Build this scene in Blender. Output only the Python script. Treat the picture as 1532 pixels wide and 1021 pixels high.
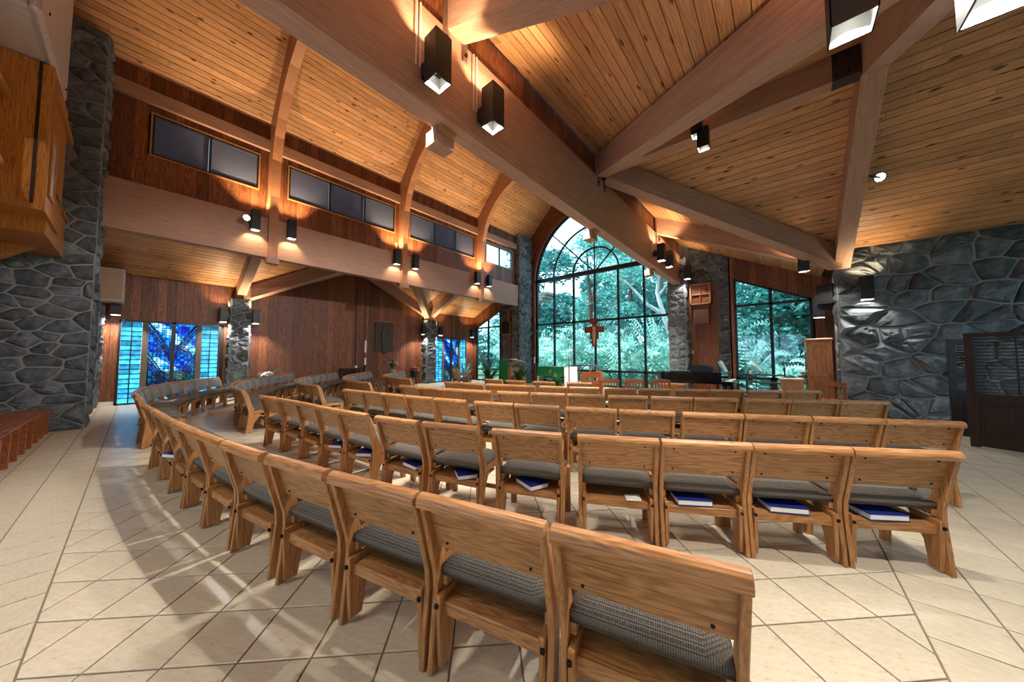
import bpy, bmesh, math, random
from mathutils import Vector, Matrix
random.seed(7)
for o in list(bpy.data.objects): bpy.data.objects.remove(o)
scene = bpy.context.scene
C = scene.collection
# ------------------------------------------------------------------ camera, world, sun, exposure
F, CX, CY, HY, VX, EYE = 478.0, 766.0, 510.5, 535.0, 1173.0, 1.4
PITCH = math.atan((HY - CY) / F)
def _lvl(x, y):
    r, u = (x - CX) / F, -(y - CY) / F
    return r, math.cos(PITCH) - u * math.sin(PITCH), math.sin(PITCH) + u * math.cos(PITCH)
_a = _lvl(VX, HY); YAW = math.atan2(_a[0], _a[1]); CS, SN = math.cos(YAW), math.sin(YAW)
def ray(x, y):
    r, l, z = _lvl(x, y)
    return CS * r - SN * l, SN * r + CS * l, z
def at(x, y, X=None, Y=None, Z=None):
    d = ray(x, y)
    t = X / d[0] if X is not None else Y / d[1] if Y is not None else (Z - EYE) / d[2]
    return Vector((d[0] * t, d[1] * t, EYE + d[2] * t))
cam = bpy.data.cameras.new('camera'); camo = bpy.data.objects.new('camera', cam); C.objects.link(camo)
cam.sensor_width = 36; cam.lens = F / 1532 * 36; cam.shift_y = (510.5 - CY) / 1532
camo.location = (0, 0, EYE); camo.rotation_euler = (math.pi / 2 + PITCH, 0, YAW)
cam.clip_start = .05; cam.clip_end = 300
scene.camera = camo
w = bpy.data.worlds.new('world'); scene.world = w; w.use_nodes = True
wn = w.node_tree.nodes; bg = wn['Background']
bg.inputs[0].default_value = (.54, .75, 1.0, 1); bg.inputs[1].default_value = 4.6
sun = bpy.data.lights.new('sun', 'SUN'); sun.energy = 19; sun.angle = .02; sun.color = (.80, 1, 1)
suno = bpy.data.objects.new('sun', sun); C.objects.link(suno); suno.rotation_euler = Vector((.6, .12, -.8)).to_track_quat('-Z', 'Y').to_euler()
vs = scene.view_settings
vs.view_transform = 'Standard'; vs.look = 'None'; vs.gamma = 1; vs.use_curve_mapping = False; vs.exposure = -.2
LAMP = 1.0      # overall power of the room's lamps
# ------------------------------------------------------------------ helpers
def col(r, g, b): return tuple(((c / 255) / 12.92 if c / 255 <= .04045 else ((c / 255 + .055) / 1.055) ** 2.4) for c in (r, g, b)) + (1,)
def tag(o, label=None, cat=None, group=None, kind=None):
    if label: o['label'] = label
    if cat: o['category'] = cat
    if group: o['group'] = group
    if kind: o['kind'] = kind
    return o
def empty(name, loc=(0, 0, 0), rz=0, label=None, cat=None, group=None, kind=None):
    o = bpy.data.objects.new(name, None); C.objects.link(o); o.location = loc; o.rotation_euler = (0, 0, rz); o.empty_display_size = .1
    return tag(o, label, cat, group, kind)
class MB:
    def __init__(s): s.v = []; s.f = []
    def add(s, vs, fs):
        n = len(s.v); s.v += [tuple(v) for v in vs]; s.f += [tuple(i + n for i in f) for f in fs]; return s
    def box(s, x0, x1, y0, y1, z0, z1, M=None):
        v = [Vector(p) for p in ((x0, y0, z0), (x1, y0, z0), (x1, y1, z0), (x0, y1, z0), (x0, y0, z1), (x1, y0, z1), (x1, y1, z1), (x0, y1, z1))]
        if M: v = [M @ p for p in v]
        return s.add(v, ((0, 3, 2, 1), (4, 5, 6, 7), (0, 1, 5, 4), (1, 2, 6, 5), (2, 3, 7, 6), (3, 0, 4, 7)))
    def prism(s, poly, axis, a0, a1, M=None):
        def pt(p, a): return Vector((a, p[0], p[1]) if axis == 'x' else (p[0], a, p[1]) if axis == 'y' else (p[0], p[1], a))
        n = len(poly); v = [pt(p, a0) for p in poly] + [pt(p, a1) for p in poly]
        if M: v = [M @ p for p in v]
        return s.add(v, [tuple(range(n))[::-1], tuple(range(n, 2 * n))] + [(i, (i + 1) % n, n + (i + 1) % n, n + i) for i in range(n)])
    def tube(s, path, r, n=8, r1=None):
        path = [Vector(p) for p in path]; k = len(path); r1 = r if r1 is None else r1; v = []
        for i, p in enumerate(path):
            d = (path[min(i + 1, k - 1)] - path[max(i - 1, 0)]).normalized()
            a = d.orthogonal().normalized() if abs(d.z) < .9 else Vector((1, 0, 0)).cross(d).normalized()
            if abs(d.z) < .9: a = Vector((0, 0, 1)).cross(d).normalized()
            b = d.cross(a); rr = r + (r1 - r) * i / max(k - 1, 1)
            v += [p + (a * math.cos(t) + b * math.sin(t)) * rr for t in [2 * math.pi * j / n for j in range(n)]]
        f = [(i * n + j, i * n + (j + 1) % n, (i + 1) * n + (j + 1) % n, (i + 1) * n + j) for i in range(k - 1) for j in range(n)]
        return s.add(v, f + [tuple(range(n))[::-1], tuple(range((k - 1) * n, k * n))])
    def lathe(s, prof, n=16, c=(0, 0, 0)):
        v = [(c[0] + r * math.cos(2 * math.pi * j / n), c[1] + r * math.sin(2 * math.pi * j / n), c[2] + z) for r, z in prof for j in range(n)]
        k = len(prof)
        return s.add(v, [(i * n + j, i * n + (j + 1) % n, (i + 1) * n + (j + 1) % n, (i + 1) * n + j) for i in range(k - 1) for j in range(n)] + [tuple(range(n))[::-1], tuple(range((k - 1) * n, k * n))])
    def mesh(s, name, mat, bevel=0, smooth=False, seg=1):
        me = bpy.data.meshes.new(name); me.from_pydata(s.v, [], s.f)
        bm = bmesh.new(); bm.from_mesh(me); bmesh.ops.recalc_face_normals(bm, faces=bm.faces)
        if bevel: bmesh.ops.bevel(bm, geom=bm.edges[:], offset=bevel, segments=seg, affect='EDGES', profile=.5, clamp_overlap=True)
        bm.to_mesh(me); bm.free(); me.materials.append(mat)
        if smooth: me.polygons.foreach_set('use_smooth', [True] * len(me.polygons))
        return me
    def build(s, name, mat, parent=None, bevel=0, smooth=False, seg=1): return obj(name, s.mesh(name, mat, bevel, smooth, seg), parent)
def obj(name, me, parent=None, M=None):
    o = bpy.data.objects.new(name, me); C.objects.link(o)
    if parent: o.parent = parent
    if M is not None: o.matrix_basis = M
    return o
def rawmesh(name, v, f, mat):
    me = bpy.data.meshes.new(name); me.from_pydata([tuple(p) for p in v], [], f); me.materials.append(mat); return me
def framed(name, v, f, xd, yd, mat, parent=None):
    """mesh stored in a local frame whose x axis runs along the grain"""
    x = Vector(xd).normalized(); z = x.cross(Vector(yd)).normalized(); y = z.cross(x)
    R = Matrix((x, y, z)).transposed(); o = Vector(v[0]); Ri = R.transposed()
    return obj(name, rawmesh(name, [Ri @ (Vector(p) - o) for p in v], f, mat), parent, Matrix.Translation(o) @ R.to_4x4())
BF = ((0, 1, 2, 3), (7, 6, 5, 4), (0, 4, 5, 1), (1, 5, 6, 2), (2, 6, 7, 3), (3, 7, 4, 0))
def board(name, q, nrm, th, mat, parent=None):
    """q: four front corners, q0->q1 along the grain; nrm points out of the visible face"""
    q = [Vector(p) for p in q]; n = Vector(nrm).normalized() * th
    fl = (q[1] - q[0]).cross(q[2] - q[0]).dot(n) < 0
    f = [t[::-1] for t in BF] if fl else BF
    return framed(name, q + [p - n for p in q], f, q[1] - q[0], q[3] - q[0], mat, parent)
def beam(name, p0, p1, wd, dp, mat, label=None, cat='beam', group=None, parent=None):
    """p0,p1: middle of the top edge"""
    p0, p1 = Vector(p0), Vector(p1); d = p1 - p0; s = Vector((d.y, -d.x, 0)).normalized() * wd / 2; k = Vector((0, 0, -dp))
    v = [p0 - s, p1 - s, p1 + s, p0 + s]; v = v + [p + k for p in v]
    o = framed(name, v, [t[::-1] for t in BF], d, s, mat, parent)
    return tag(o, label, cat, group) if label else o
ORD = ['first', 'second', 'third', 'fourth', 'fifth', 'sixth', 'seventh', 'eighth', 'ninth', 'tenth', 'eleventh', 'twelfth', 'thirteenth', 'fourteenth']
# ------------------------------------------------------------------ materials
def newmat(name):
    m = bpy.data.materials.new(name); m.use_nodes = True; nt = m.node_tree
    return m, nt, nt.nodes['Principled BSDF']
def plain(name, c, rough=.5, metal=0, emit=None, es=0, bump=0, bs=40):
    m, nt, p = newmat(name); p.inputs['Base Color'].default_value = c; p.inputs['Roughness'].default_value = rough; p.inputs['Metallic'].default_value = metal
    if emit: p.inputs['Emission Color'].default_value = emit; p.inputs['Emission Strength'].default_value = es
    if bump:
        n = nt.nodes.new('ShaderNodeTexNoise'); n.inputs['Scale'].default_value = bs; n.inputs['Detail'].default_value = 5
        b = nt.nodes.new('ShaderNodeBump'); b.inputs['Strength'].default_value = bump; b.inputs['Distance'].default_value = .02
        t = nt.nodes.new('ShaderNodeTexCoord'); nt.links.new(t.outputs['Object'], n.inputs['Vector'])
        nt.links.new(n.outputs[0], b.inputs['Height']); nt.links.new(b.outputs[0], p.inputs['Normal'])
    return m
def ramp(nt, stops):
    r = nt.nodes.new('ShaderNodeValToRGB'); e = r.color_ramp.elements
    while len(e) < len(stops): e.new(.5)
    for i, (p, c) in enumerate(stops): e[i].position = p; e[i].color = c
    return r
def math_n(nt, op, a, b=None):
    n = nt.nodes.new('ShaderNodeMath'); n.operation = op
    for i, x in enumerate((a, b)):
        if x is None: continue
        if isinstance(x, (int, float)): n.inputs[i].default_value = x
        else: nt.links.new(x, n.inputs[i])
    return n.outputs[0]
def mixc(nt, fac, a, b, mode='MIX'):
    n = nt.nodes.new('ShaderNodeMix'); n.data_type = 'RGBA'; n.blend_type = mode
    for s, x in ((0, fac), (6, a), (7, b)):
        if isinstance(x, (int, float, tuple)): n.inputs[s].default_value = x
        else: nt.links.new(x, n.inputs[s])
    return n.outputs[2]
def wood(name, dark, mid, light, axis='x', rough=.45, grain=1.0, knots=0, var=.25, rings=.5):
    m, nt, p = newmat(name); N = nt.nodes; L = nt.links
    tc = N.new('ShaderNodeTexCoord'); oi = N.new('ShaderNodeObjectInfo')
    off = N.new('ShaderNodeVectorMath'); off.operation = 'SCALE'; off.inputs[0].default_value = (31.7, 17.3, 23.9); L.new(oi.outputs['Random'], off.inputs['Scale'])
    ad = N.new('ShaderNodeVectorMath'); ad.operation = 'ADD'; L.new(tc.outputs['Object'], ad.inputs[0]); L.new(off.outputs[0], ad.inputs[1])
    def mp(a, c):
        k = N.new('ShaderNodeMapping'); k.inputs['Scale'].default_value = (a, c, c) if axis == 'x' else (c, c, a) if axis == 'z' else (c, a, c); L.new(ad.outputs[0], k.inputs['Vector']); return k.outputs[0]
    n1 = N.new('ShaderNodeTexNoise'); n1.inputs['Scale'].default_value = 1; n1.inputs['Detail'].default_value = 4; L.new(mp(2.2 * grain, 60 * grain), n1.inputs['Vector'])
    n2 = N.new('ShaderNodeTexNoise'); n2.inputs['Scale'].default_value = 1; n2.inputs['Detail'].default_value = 1; L.new(mp(1.1 * grain, 9 * grain), n2.inputs['Vector'])
    rg = math_n(nt, 'SINE', math_n(nt, 'MULTIPLY', n2.outputs[0], 55.0)); rg = math_n(nt, 'MULTIPLY', math_n(nt, 'ADD', rg, 1.0), .5 * rings)
    f = math_n(nt, 'ADD', math_n(nt, 'MULTIPLY', n1.outputs[0], 1.0 - .5 * rings), math_n(nt, 'MULTIPLY', rg, .55))
    r = ramp(nt, ((.28, dark), (.52, mid), (.8, light))); L.new(f, r.inputs[0]); c = r.outputs[0]
    if knots:
        vk = N.new('ShaderNodeTexVoronoi'); vk.feature = 'F1'; vk.voronoi_dimensions = '2D'; vk.inputs['Scale'].default_value = 1; L.new(mp(2.1 * knots, 6.0 * knots), vk.inputs['Vector'])
        kr = ramp(nt, ((.06, (.05, .022, .01, 1)), (.11, (.3, .15, .07, 1)), (.18, (1, 1, 1, 1)))); sk = N.new('ShaderNodeSeparateColor'); L.new(vk.outputs['Color'], sk.inputs[0]); wn2 = N.new('ShaderNodeTexNoise'); wn2.inputs['Scale'].default_value = 1; L.new(mp(14, 30), wn2.inputs['Vector'])
        L.new(math_n(nt, 'MULTIPLY', math_n(nt, 'MULTIPLY', vk.outputs['Distance'], math_n(nt, 'ADD', math_n(nt, 'MULTIPLY', sk.outputs[1], 1.3), .3)), math_n(nt, 'ADD', math_n(nt, 'MULTIPLY', wn2.outputs[0], 1.0), .5)), kr.inputs[0])
        gate = math_n(nt, 'GREATER_THAN', vk.outputs['Color'], .64)
        c = mixc(nt, math_n(nt, 'MULTIPLY', gate, .9), c, kr.outputs[0], 'MULTIPLY')
    b = math_n(nt, 'ADD', math_n(nt, 'MULTIPLY', oi.outputs['Random'], 2 * var), 1.0 - var)
    cb = N.new('ShaderNodeCombineColor')
    for i in range(3): L.new(b, cb.inputs[i])
    L.new(mixc(nt, 1.0, c, cb.outputs[0], 'MULTIPLY'), p.inputs['Base Color'])
    p.inputs['Roughness'].default_value = rough
    bp = N.new('ShaderNodeBump'); bp.inputs['Strength'].default_value = .12; bp.inputs['Distance'].default_value = .004; L.new(f, bp.inputs['Height']); L.new(bp.outputs[0], p.inputs['Normal'])
    return m
def stone_mat(name, a, b, c):
    m, nt, p = newmat(name); N = nt.nodes; L = nt.links
    tc = N.new('ShaderNodeTexCoord'); oi = N.new('ShaderNodeObjectInfo')
    n1 = N.new('ShaderNodeTexNoise'); n1.inputs['Scale'].default_value = 5; n1.inputs['Detail'].default_value = 8; n1.inputs['Roughness'].default_value = .65; L.new(tc.outputs['Object'], n1.inputs['Vector'])
    r = ramp(nt, ((.3, a), (.5, b), (.75, c))); L.new(n1.outputs[0], r.inputs[0])
    k = math_n(nt, 'ADD', math_n(nt, 'MULTIPLY', oi.outputs['Random'], .7), .65); cb = N.new('ShaderNodeCombineColor')
    for i in range(3): L.new(k, cb.inputs[i])
    L.new(mixc(nt, 1.0, r.outputs[0], cb.outputs[0], 'MULTIPLY'), p.inputs['Base Color']); p.inputs['Roughness'].default_value = .9; p.inputs['Specular IOR Level'].default_value = .2
    mp = N.new('ShaderNodeMapping'); mp.inputs['Scale'].default_value = (9, 15, 9); mp.inputs['Rotation'].default_value = (.3, .2, .4); L.new(tc.outputs['Object'], mp.inputs['Vector'])
    n2 = N.new('ShaderNodeTexNoise'); n2.inputs['Scale'].default_value = 2.2; n2.inputs['Detail'].default_value = 7; n2.inputs['Roughness'].default_value = .6; L.new(mp.outputs[0], n2.inputs['Vector'])
    bp = N.new('ShaderNodeBump'); bp.inputs['Strength'].default_value = .75; bp.inputs['Distance'].default_value = .022; L.new(n2.outputs[0], bp.inputs['Height']); L.new(bp.outputs[0], p.inputs['Normal'])
    return m
def fabric(name, a, b, sc=130):
    m, nt, p = newmat(name); N = nt.nodes; L = nt.links; tc = N.new('ShaderNodeTexCoord')
    v = N.new('ShaderNodeTexVoronoi'); v.inputs['Scale'].default_value = sc; v.inputs['Randomness'].default_value = .15; L.new(tc.outputs['Object'], v.inputs['Vector'])
    r = ramp(nt, ((.0, b), (.35, b), (.55, a))); L.new(v.outputs['Distance'], r.inputs[0]); L.new(r.outputs[0], p.inputs['Base Color']); p.inputs['Roughness'].default_value = .9
    return m
def glass_mat(name, tint, gloss=.03, rough=.02, mottled=False):
    m = bpy.data.materials.new(name); m.use_nodes = True; nt = m.node_tree; N = nt.nodes; L = nt.links; N.clear()
    out = N.new('ShaderNodeOutputMaterial'); t = N.new('ShaderNodeBsdfTransparent'); g = N.new('ShaderNodeBsdfGlossy'); mx = N.new('ShaderNodeMixShader')
    t.inputs[0].default_value = tint; g.inputs['Roughness'].default_value = rough; mx.inputs[0].default_value = gloss
    if mottled:
        tc = N.new('ShaderNodeTexCoord'); oi = N.new('ShaderNodeObjectInfo'); n = N.new('ShaderNodeTexNoise'); n.inputs['Scale'].default_value = 9; n.inputs['Detail'].default_value = 3; L.new(tc.outputs['Object'], n.inputs['Vector'])
        r = ramp(nt, ((.3, tuple(x * .55 for x in tint[:3]) + (1,)), (.7, tint))); L.new(n.outputs[0], r.inputs[0])
        k = math_n(nt, 'ADD', math_n(nt, 'MULTIPLY', oi.outputs['Random'], .6), .55); cb = N.new('ShaderNodeCombineColor')
        for i in range(3): L.new(k, cb.inputs[i])
        L.new(mixc(nt, 1.0, r.outputs[0], cb.outputs[0], 'MULTIPLY'), t.inputs[0])
    src = t.outputs[0]
    if mottled:
        tl = N.new('ShaderNodeBsdfTranslucent'); m2 = N.new('ShaderNodeMixShader'); m2.inputs[0].default_value = .75; L.new(t.inputs[0].links[0].from_socket, tl.inputs[0]); L.new(t.outputs[0], m2.inputs[1]); L.new(tl.outputs[0], m2.inputs[2]); src = m2.outputs[0]
    L.new(src, mx.inputs[1]); L.new(g.outputs[0], mx.inputs[2]); L.new(mx.outputs[0], out.inputs[0]); return m
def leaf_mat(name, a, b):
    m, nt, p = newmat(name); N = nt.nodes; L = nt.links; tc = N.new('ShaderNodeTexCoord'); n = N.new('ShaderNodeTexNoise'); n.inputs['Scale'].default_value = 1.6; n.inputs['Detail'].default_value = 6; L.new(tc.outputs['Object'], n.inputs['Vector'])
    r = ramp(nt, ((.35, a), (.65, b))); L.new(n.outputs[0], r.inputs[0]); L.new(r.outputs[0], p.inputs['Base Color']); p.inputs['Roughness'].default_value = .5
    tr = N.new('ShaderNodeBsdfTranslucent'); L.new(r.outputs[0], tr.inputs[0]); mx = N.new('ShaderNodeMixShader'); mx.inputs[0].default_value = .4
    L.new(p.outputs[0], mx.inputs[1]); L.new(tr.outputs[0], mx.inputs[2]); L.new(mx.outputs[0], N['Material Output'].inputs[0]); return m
PINE = wood('knotty_pine', col(166, 110, 70), col(196, 142, 96), col(214, 166, 120), knots=.9, var=.17, rings=.25, rough=.5)
CEDAR = wood('cedar', col(84, 44, 25), col(118, 66, 38), col(150, 92, 56), var=.36, rings=.4, rough=.5)
BEAM = wood('glulam', col(152, 112, 94), col(172, 132, 112), col(190, 150, 130), var=.05, rings=.15, rough=.6)
OAK = wood('oak', col(138, 90, 50), col(172, 120, 72), col(194, 146, 96), grain=1.9, var=.1, rings=.45, rough=.38)
OAKZ = wood('oak_upright', col(138, 90, 50), col(170, 118, 70), col(192, 144, 94), axis='z', grain=1.9, var=.1, rings=.3, rough=.38)
CASEWOOD = wood('case_oak', col(150, 88, 30), col(186, 120, 48), col(206, 142, 66), axis='z', grain=1.2, var=.08, rings=.35, rough=.35)
PALEWOOD = wood('pale_veneer', col(176, 158, 150), col(196, 178, 168), col(210, 192, 180), axis='y', var=.04, rings=.35)
REDWOOD = wood('bench_wood', col(118, 62, 30), col(150, 84, 44), col(176, 106, 60), var=.1, rings=.3, rough=.25)
DARKWOOD = wood('dark_walnut', col(30, 17, 12), col(44, 26, 19), col(58, 36, 27), axis='z', var=.1, rings=.3, rough=.4)
MIDWOOD = wood('console_oak', col(136, 82, 44), col(164, 104, 58), col(186, 126, 76), axis='z', var=.08, rings=.4, rough=.4)
STONE = stone_mat('grey_fieldstone', col(62, 68, 74), col(92, 98, 104), col(132, 138, 142))
MORTAR = plain('mortar', col(146, 147, 145), .9, bump=.6, bs=60)
GROUT = plain('grout', col(120, 108, 94), .9)
FAB = fabric('seat_weave', col(62, 55, 48), col(112, 104, 94))
PAD = fabric('back_pad_weave', col(122, 122, 124), col(146, 146, 148), 200)
BLACK = plain('black_paint', col(22, 23, 26), .45)
BOLT = plain('dark_bolt', col(28, 20, 15), .4, .6)
REFL = plain('white_reflector', col(176, 178, 176), .35, 0)
LENSW = plain('warm_lamp_lens', (1, 1, 1, 1), .5, 0, (1, .78, .45, 1), 12)
LENSC = plain('white_lamp_lens', (1, 1, 1, 1), .5, 0, (1, .95, .86, 1), 5)
FRAME = plain('black_window_frame', col(26, 27, 30), .4)
SLATM = plain('blind_slat', col(84, 88, 112), .6)
GLASS = glass_mat('window_glass', (.92, 1, 1, 1))
AQUA = glass_mat('aqua_glass', (.24, .74, 1, 1), .06, .1, True)
GREENC = fabric('green_cloth', col(10, 112, 62), col(18, 128, 74), 260)
WHITEC = plain('white_cloth', col(226, 226, 236), .85)
PIANO = plain('piano_lacquer', col(10, 11, 14), .08)
GOLD = plain('gold', col(196, 150, 70), .35, .8)
PAPER = plain('paper', col(236, 234, 228), .8)
BLUEB = plain('blue_book_cover', col(24, 42, 128), .5)
CREAM = plain('cream_paint', col(225, 218, 205), .6)
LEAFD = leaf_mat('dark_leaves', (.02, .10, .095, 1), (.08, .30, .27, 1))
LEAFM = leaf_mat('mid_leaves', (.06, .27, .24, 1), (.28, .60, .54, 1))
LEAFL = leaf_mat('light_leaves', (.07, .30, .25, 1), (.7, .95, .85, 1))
LEAFP = leaf_mat('pot_plant_leaves', (.02, .07, .03, 1), (.07, .19, .07, 1))
BARK = plain('pale_bark', col(206, 204, 198), .9, bump=.5, bs=8)
BARKD = plain('dark_bark', col(92, 80, 70), .9, bump=.5, bs=8)
GRASS = plain('lawn', (.03, .09, .03, 1), .95, bump=.5, bs=30)
REDM = plain('cross_red', col(128, 34, 24), .5)
BRONZE = plain('bronze_relief', col(70, 60, 52), .55, .3, bump=.8, bs=14)
TERRA = plain('terracotta', col(150, 80, 56), .8)
def tile_mat():
    m, nt, p = newmat('travertine_tile'); N = nt.nodes; L = nt.links; tc = N.new('ShaderNodeTexCoord'); oi = N.new('ShaderNodeObjectInfo')
    mp = N.new('ShaderNodeMapping'); mp.inputs['Scale'].default_value = (16, 42, 16); L.new(tc.outputs['Object'], mp.inputs['Vector'])
    n = N.new('ShaderNodeTexNoise'); n.inputs['Scale'].default_value = 1; n.inputs['Detail'].default_value = 6; n.inputs['Roughness'].default_value = .7; L.new(mp.outputs[0], n.inputs['Vector'])
    r = ramp(nt, ((.30, col(142, 124, 102)), (.40, col(192, 182, 160)), (.7, col(208, 200, 180)))); L.new(n.outputs[0], r.inputs[0])
    n2 = N.new('ShaderNodeTexNoise'); n2.inputs['Scale'].default_value = 2.3; n2.inputs['Detail'].default_value = 3; L.new(tc.outputs['Object'], n2.inputs['Vector'])
    r2 = ramp(nt, ((.3, (.86, .85, .84, 1)), (.7, (1, 1, 1, 1)))); L.new(n2.outputs[0], r2.inputs[0])
    L.new(mixc(nt, 1.0, r.outputs[0], r2.outputs[0], 'MULTIPLY'), p.inputs['Base Color']); p.inputs['Roughness'].default_value = .33
    return m
TILE = tile_mat()
def stained_mat():
    m = bpy.data.materials.new('stained_glass'); m.use_nodes = True; nt = m.node_tree; N = nt.nodes; L = nt.links; N.clear()
    out = N.new('ShaderNodeOutputMaterial'); t = N.new('ShaderNodeBsdfTransparent'); g = N.new('ShaderNodeBsdfGlossy'); mx = N.new('ShaderNodeMixShader'); mx.inputs[0].default_value = .06; g.inputs['Roughness'].default_value = .1
    tc = N.new('ShaderNodeTexCoord'); mp = N.new('ShaderNodeMapping'); mp.inputs['Scale'].default_value = (1, 1, 1); L.new(tc.outputs['Object'], mp.inputs['Vector'])
    sp = N.new('ShaderNodeSeparateXYZ'); L.new(mp.outputs[0], sp.inputs[0]); cb = N.new('ShaderNodeCombineXYZ'); L.new(sp.outputs[1], cb.inputs[0]); L.new(sp.outputs[2], cb.inputs[1])
    br = N.new('ShaderNodeTexBrick'); br.offset = 0; br.inputs['Scale'].default_value = 1; br.inputs['Brick Width'].default_value = .085; br.inputs['Row Height'].default_value = .075; br.inputs['Mortar Size'].default_value = .007
    br.inputs['Color1'].default_value = (.01, .05, .42, 1); br.inputs['Color2'].default_value = (.06, .5, .85, 1); br.inputs['Mortar'].default_value = (0, 0, 0, 1); L.new(cb.outputs[0], br.inputs['Vector'])
    wv = N.new('ShaderNodeTexWave'); wv.inputs['Scale'].default_value = .55; wv.bands_direction = 'DIAGONAL'; wv.inputs['Distortion'].default_value = 2.5; L.new(cb.outputs[0], wv.inputs['Vector'])
    r = ramp(nt, ((.78, (0, 0, 0, 1)), (.84, (1, 1, 1, 1)))); L.new(wv.outputs[0], r.inputs[0])
    n = N.new('ShaderNodeTexNoise'); n.inputs['Scale'].default_value = 5; L.new(cb.outputs[0], n.inputs['Vector']); r2 = ramp(nt, ((.42, (.02, .42, .6, 1)), (.58, (.75, .85, .95, 1)))); L.new(n.outputs[0], r2.inputs[0])
    c2 = mixc(nt, 1.0, r2.outputs[0], mixc(nt, br.outputs['Fac'], (1, 1, 1, 1), (0, 0, 0, 1)), 'MULTIPLY')
    L.new(mixc(nt, r.outputs[0], br.outputs['Color'], c2), t.inputs[0]); L.new(t.outputs[0], mx.inputs[1]); L.new(g.outputs[0], mx.inputs[2]); L.new(mx.outputs[0], out.inputs[0]); return m
STAINED = stained_mat()
YELLOWG = glass_mat('yellow_glass', (.85, .75, .12, 1), .06)
# ------------------------------------------------------------------ building dimensions (metres)
XB, XA = -2.95, -10.95          # aisle-side planes of the right and left nave walls
XM = -6.95                      # nave centre line
RIB = (2.35, 6.4, 10.45)
YW, YS = 14.5, 13.8             # big window wall, side bay walls
YB = -5.0                       # rear wall
ZT, SL = 5.78, .475             # wing ceiling: height at the nave wall, slope
XE = 6.5                        # end of the right wing
XL = -14.9                      # left wing wall
def zceil(X, Y):                # right wing coordinates (mirror for the left)
    u = X - XB
    return max(ZT - SL * u, ZT - SL * abs(Y - RIB[1]) if abs(Y - RIB[1]) < 4.0 else -9)
def mir(x): return 2 * XM - x
# ------------------------------------------------------------------ floor
floor = MB().box(-16.5, 7.2, -5.6, 15.2, -.2, -.006).build('floor', GROUT); tag(floor, kind='structure')
T = .325; tiles = []
def clip_poly(poly, a, b, c):   # keep a*x+b*y<=c
    out = []
    for i in range(len(poly)):
        p, q = poly[i], poly[(i + 1) % len(poly)]; dp, dq = a * p[0] + b * p[1] - c, a * q[0] + b * q[1] - c
        if dp <= 0: out.append(p)
        if dp * dq < 0: t = dp / (dp - dq); out.append((p[0] + (q[0] - p[0]) * t, p[1] + (q[1] - p[1]) * t))
    return out
FX1, FY0 = .5, -.287
g = .0045; r2 = T * math.sqrt(2)
for i in range(-60, 60):
    for j in range(-60, 60):
        # diagonals X-Y = -2.311+i*r2, X+Y = -2.98+j*r2
        a0, b0 = -2.311 + i * r2, -2.98 + j * r2; gg = g * 1.414
        P = [((a + b) / 2, (b - a) / 2) for a, b in ((a0 + gg, b0 + gg), (a0 + r2 - gg, b0 + gg), (a0 + r2 - gg, b0 + r2 - gg), (a0 + gg, b0 + r2 - gg))]
        if max(p[0] for p in P) < -15.2 or min(p[0] for p in P) > FX1 or max(p[1] for p in P) < FY0 or min(p[1] for p in P) > 14.5: continue
        for cl in ((1, 0, FX1 - g), (0, -1, -FY0 - g), (0, 1, 14.4), (-1, 0, 15.0)):
            P = clip_poly(P, *cl)
            if len(P) < 3: break
        if len(P) >= 3: tiles.append((P, math.pi / 4))
for i in range(-60, 60):
    for j in range(-40, 60):
        x0, y0 = .5 + i * T, -.287 + j * T
        if x0 < -15.2 or x0 > 6.6 or y0 < -5.2 or y0 > 14.3: continue
        if x0 < FX1 - .01 and y0 > FY0 - .01: continue
        tiles.append(([(x0 + g, y0 + g), (x0 + T - g, y0 + g), (x0 + T - g, y0 + T - g), (x0 + g, y0 + T - g)], 0))
def tmesh(P, c, rot):
    ca, sa = math.cos(-rot), math.sin(-rot); n = len(P)
    L2 = [((x - c[0]) * ca - (y - c[1]) * sa, (x - c[0]) * sa + (y - c[1]) * ca) for x, y in P]
    b = .0035; I = []
    for (x, y) in L2:
        d = math.hypot(x, y) or 1; I.append((x * (1 - b / d), y * (1 - b / d)))
    v = [(x, y, -.006) for x, y in L2] + [(x, y, -.0015) for x, y in L2] + [(x, y, 0) for x, y in I]
    f = [(i, (i + 1) % n, n + (i + 1) % n, n + i) for i in range(n)] + [(n + i, n + (i + 1) % n, 2 * n + (i + 1) % n, 2 * n + i) for i in range(n)] + [tuple(range(2 * n, 3 * n))]
    return v, f
def apparent(P):
    c = (sum(p[0] for p in P) / len(P), sum(p[1] for p in P) / len(P)); fw = -SN * c[0] + CS * c[1]; rt = CS * c[0] + SN * c[1]
    if fw < .5 or abs(rt / fw) > 1.75: return 0
    return 1 / (fw ** 3)
tiles.sort(key=lambda t: -apparent(t[0]))
_sh = {}; rest = MB()
for k, (P, rot) in enumerate(tiles):
    c = (sum(p[0] for p in P) / len(P), sum(p[1] for p in P) / len(P))
    if k < 300:
        v, f = tmesh(P, c, rot); key = (round(rot, 2), len(P), round(v[0][0], 3), round(v[0][1], 3), round(v[1][0], 3), round(v[2][0], 3))
        if key not in _sh: _sh[key] = rawmesh('tile', v, f, TILE)
        obj('tile', _sh[key], floor, Matrix.Translation((c[0], c[1], 0)) @ Matrix.Rotation(rot, 4, 'Z'))
    else:
        n = len(P); rest.add([(x, y, 0) for x, y in P], [tuple(range(n))])
o = rest.build('tile_field', TILE, floor); o['kind'] = 'stuff'
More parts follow.
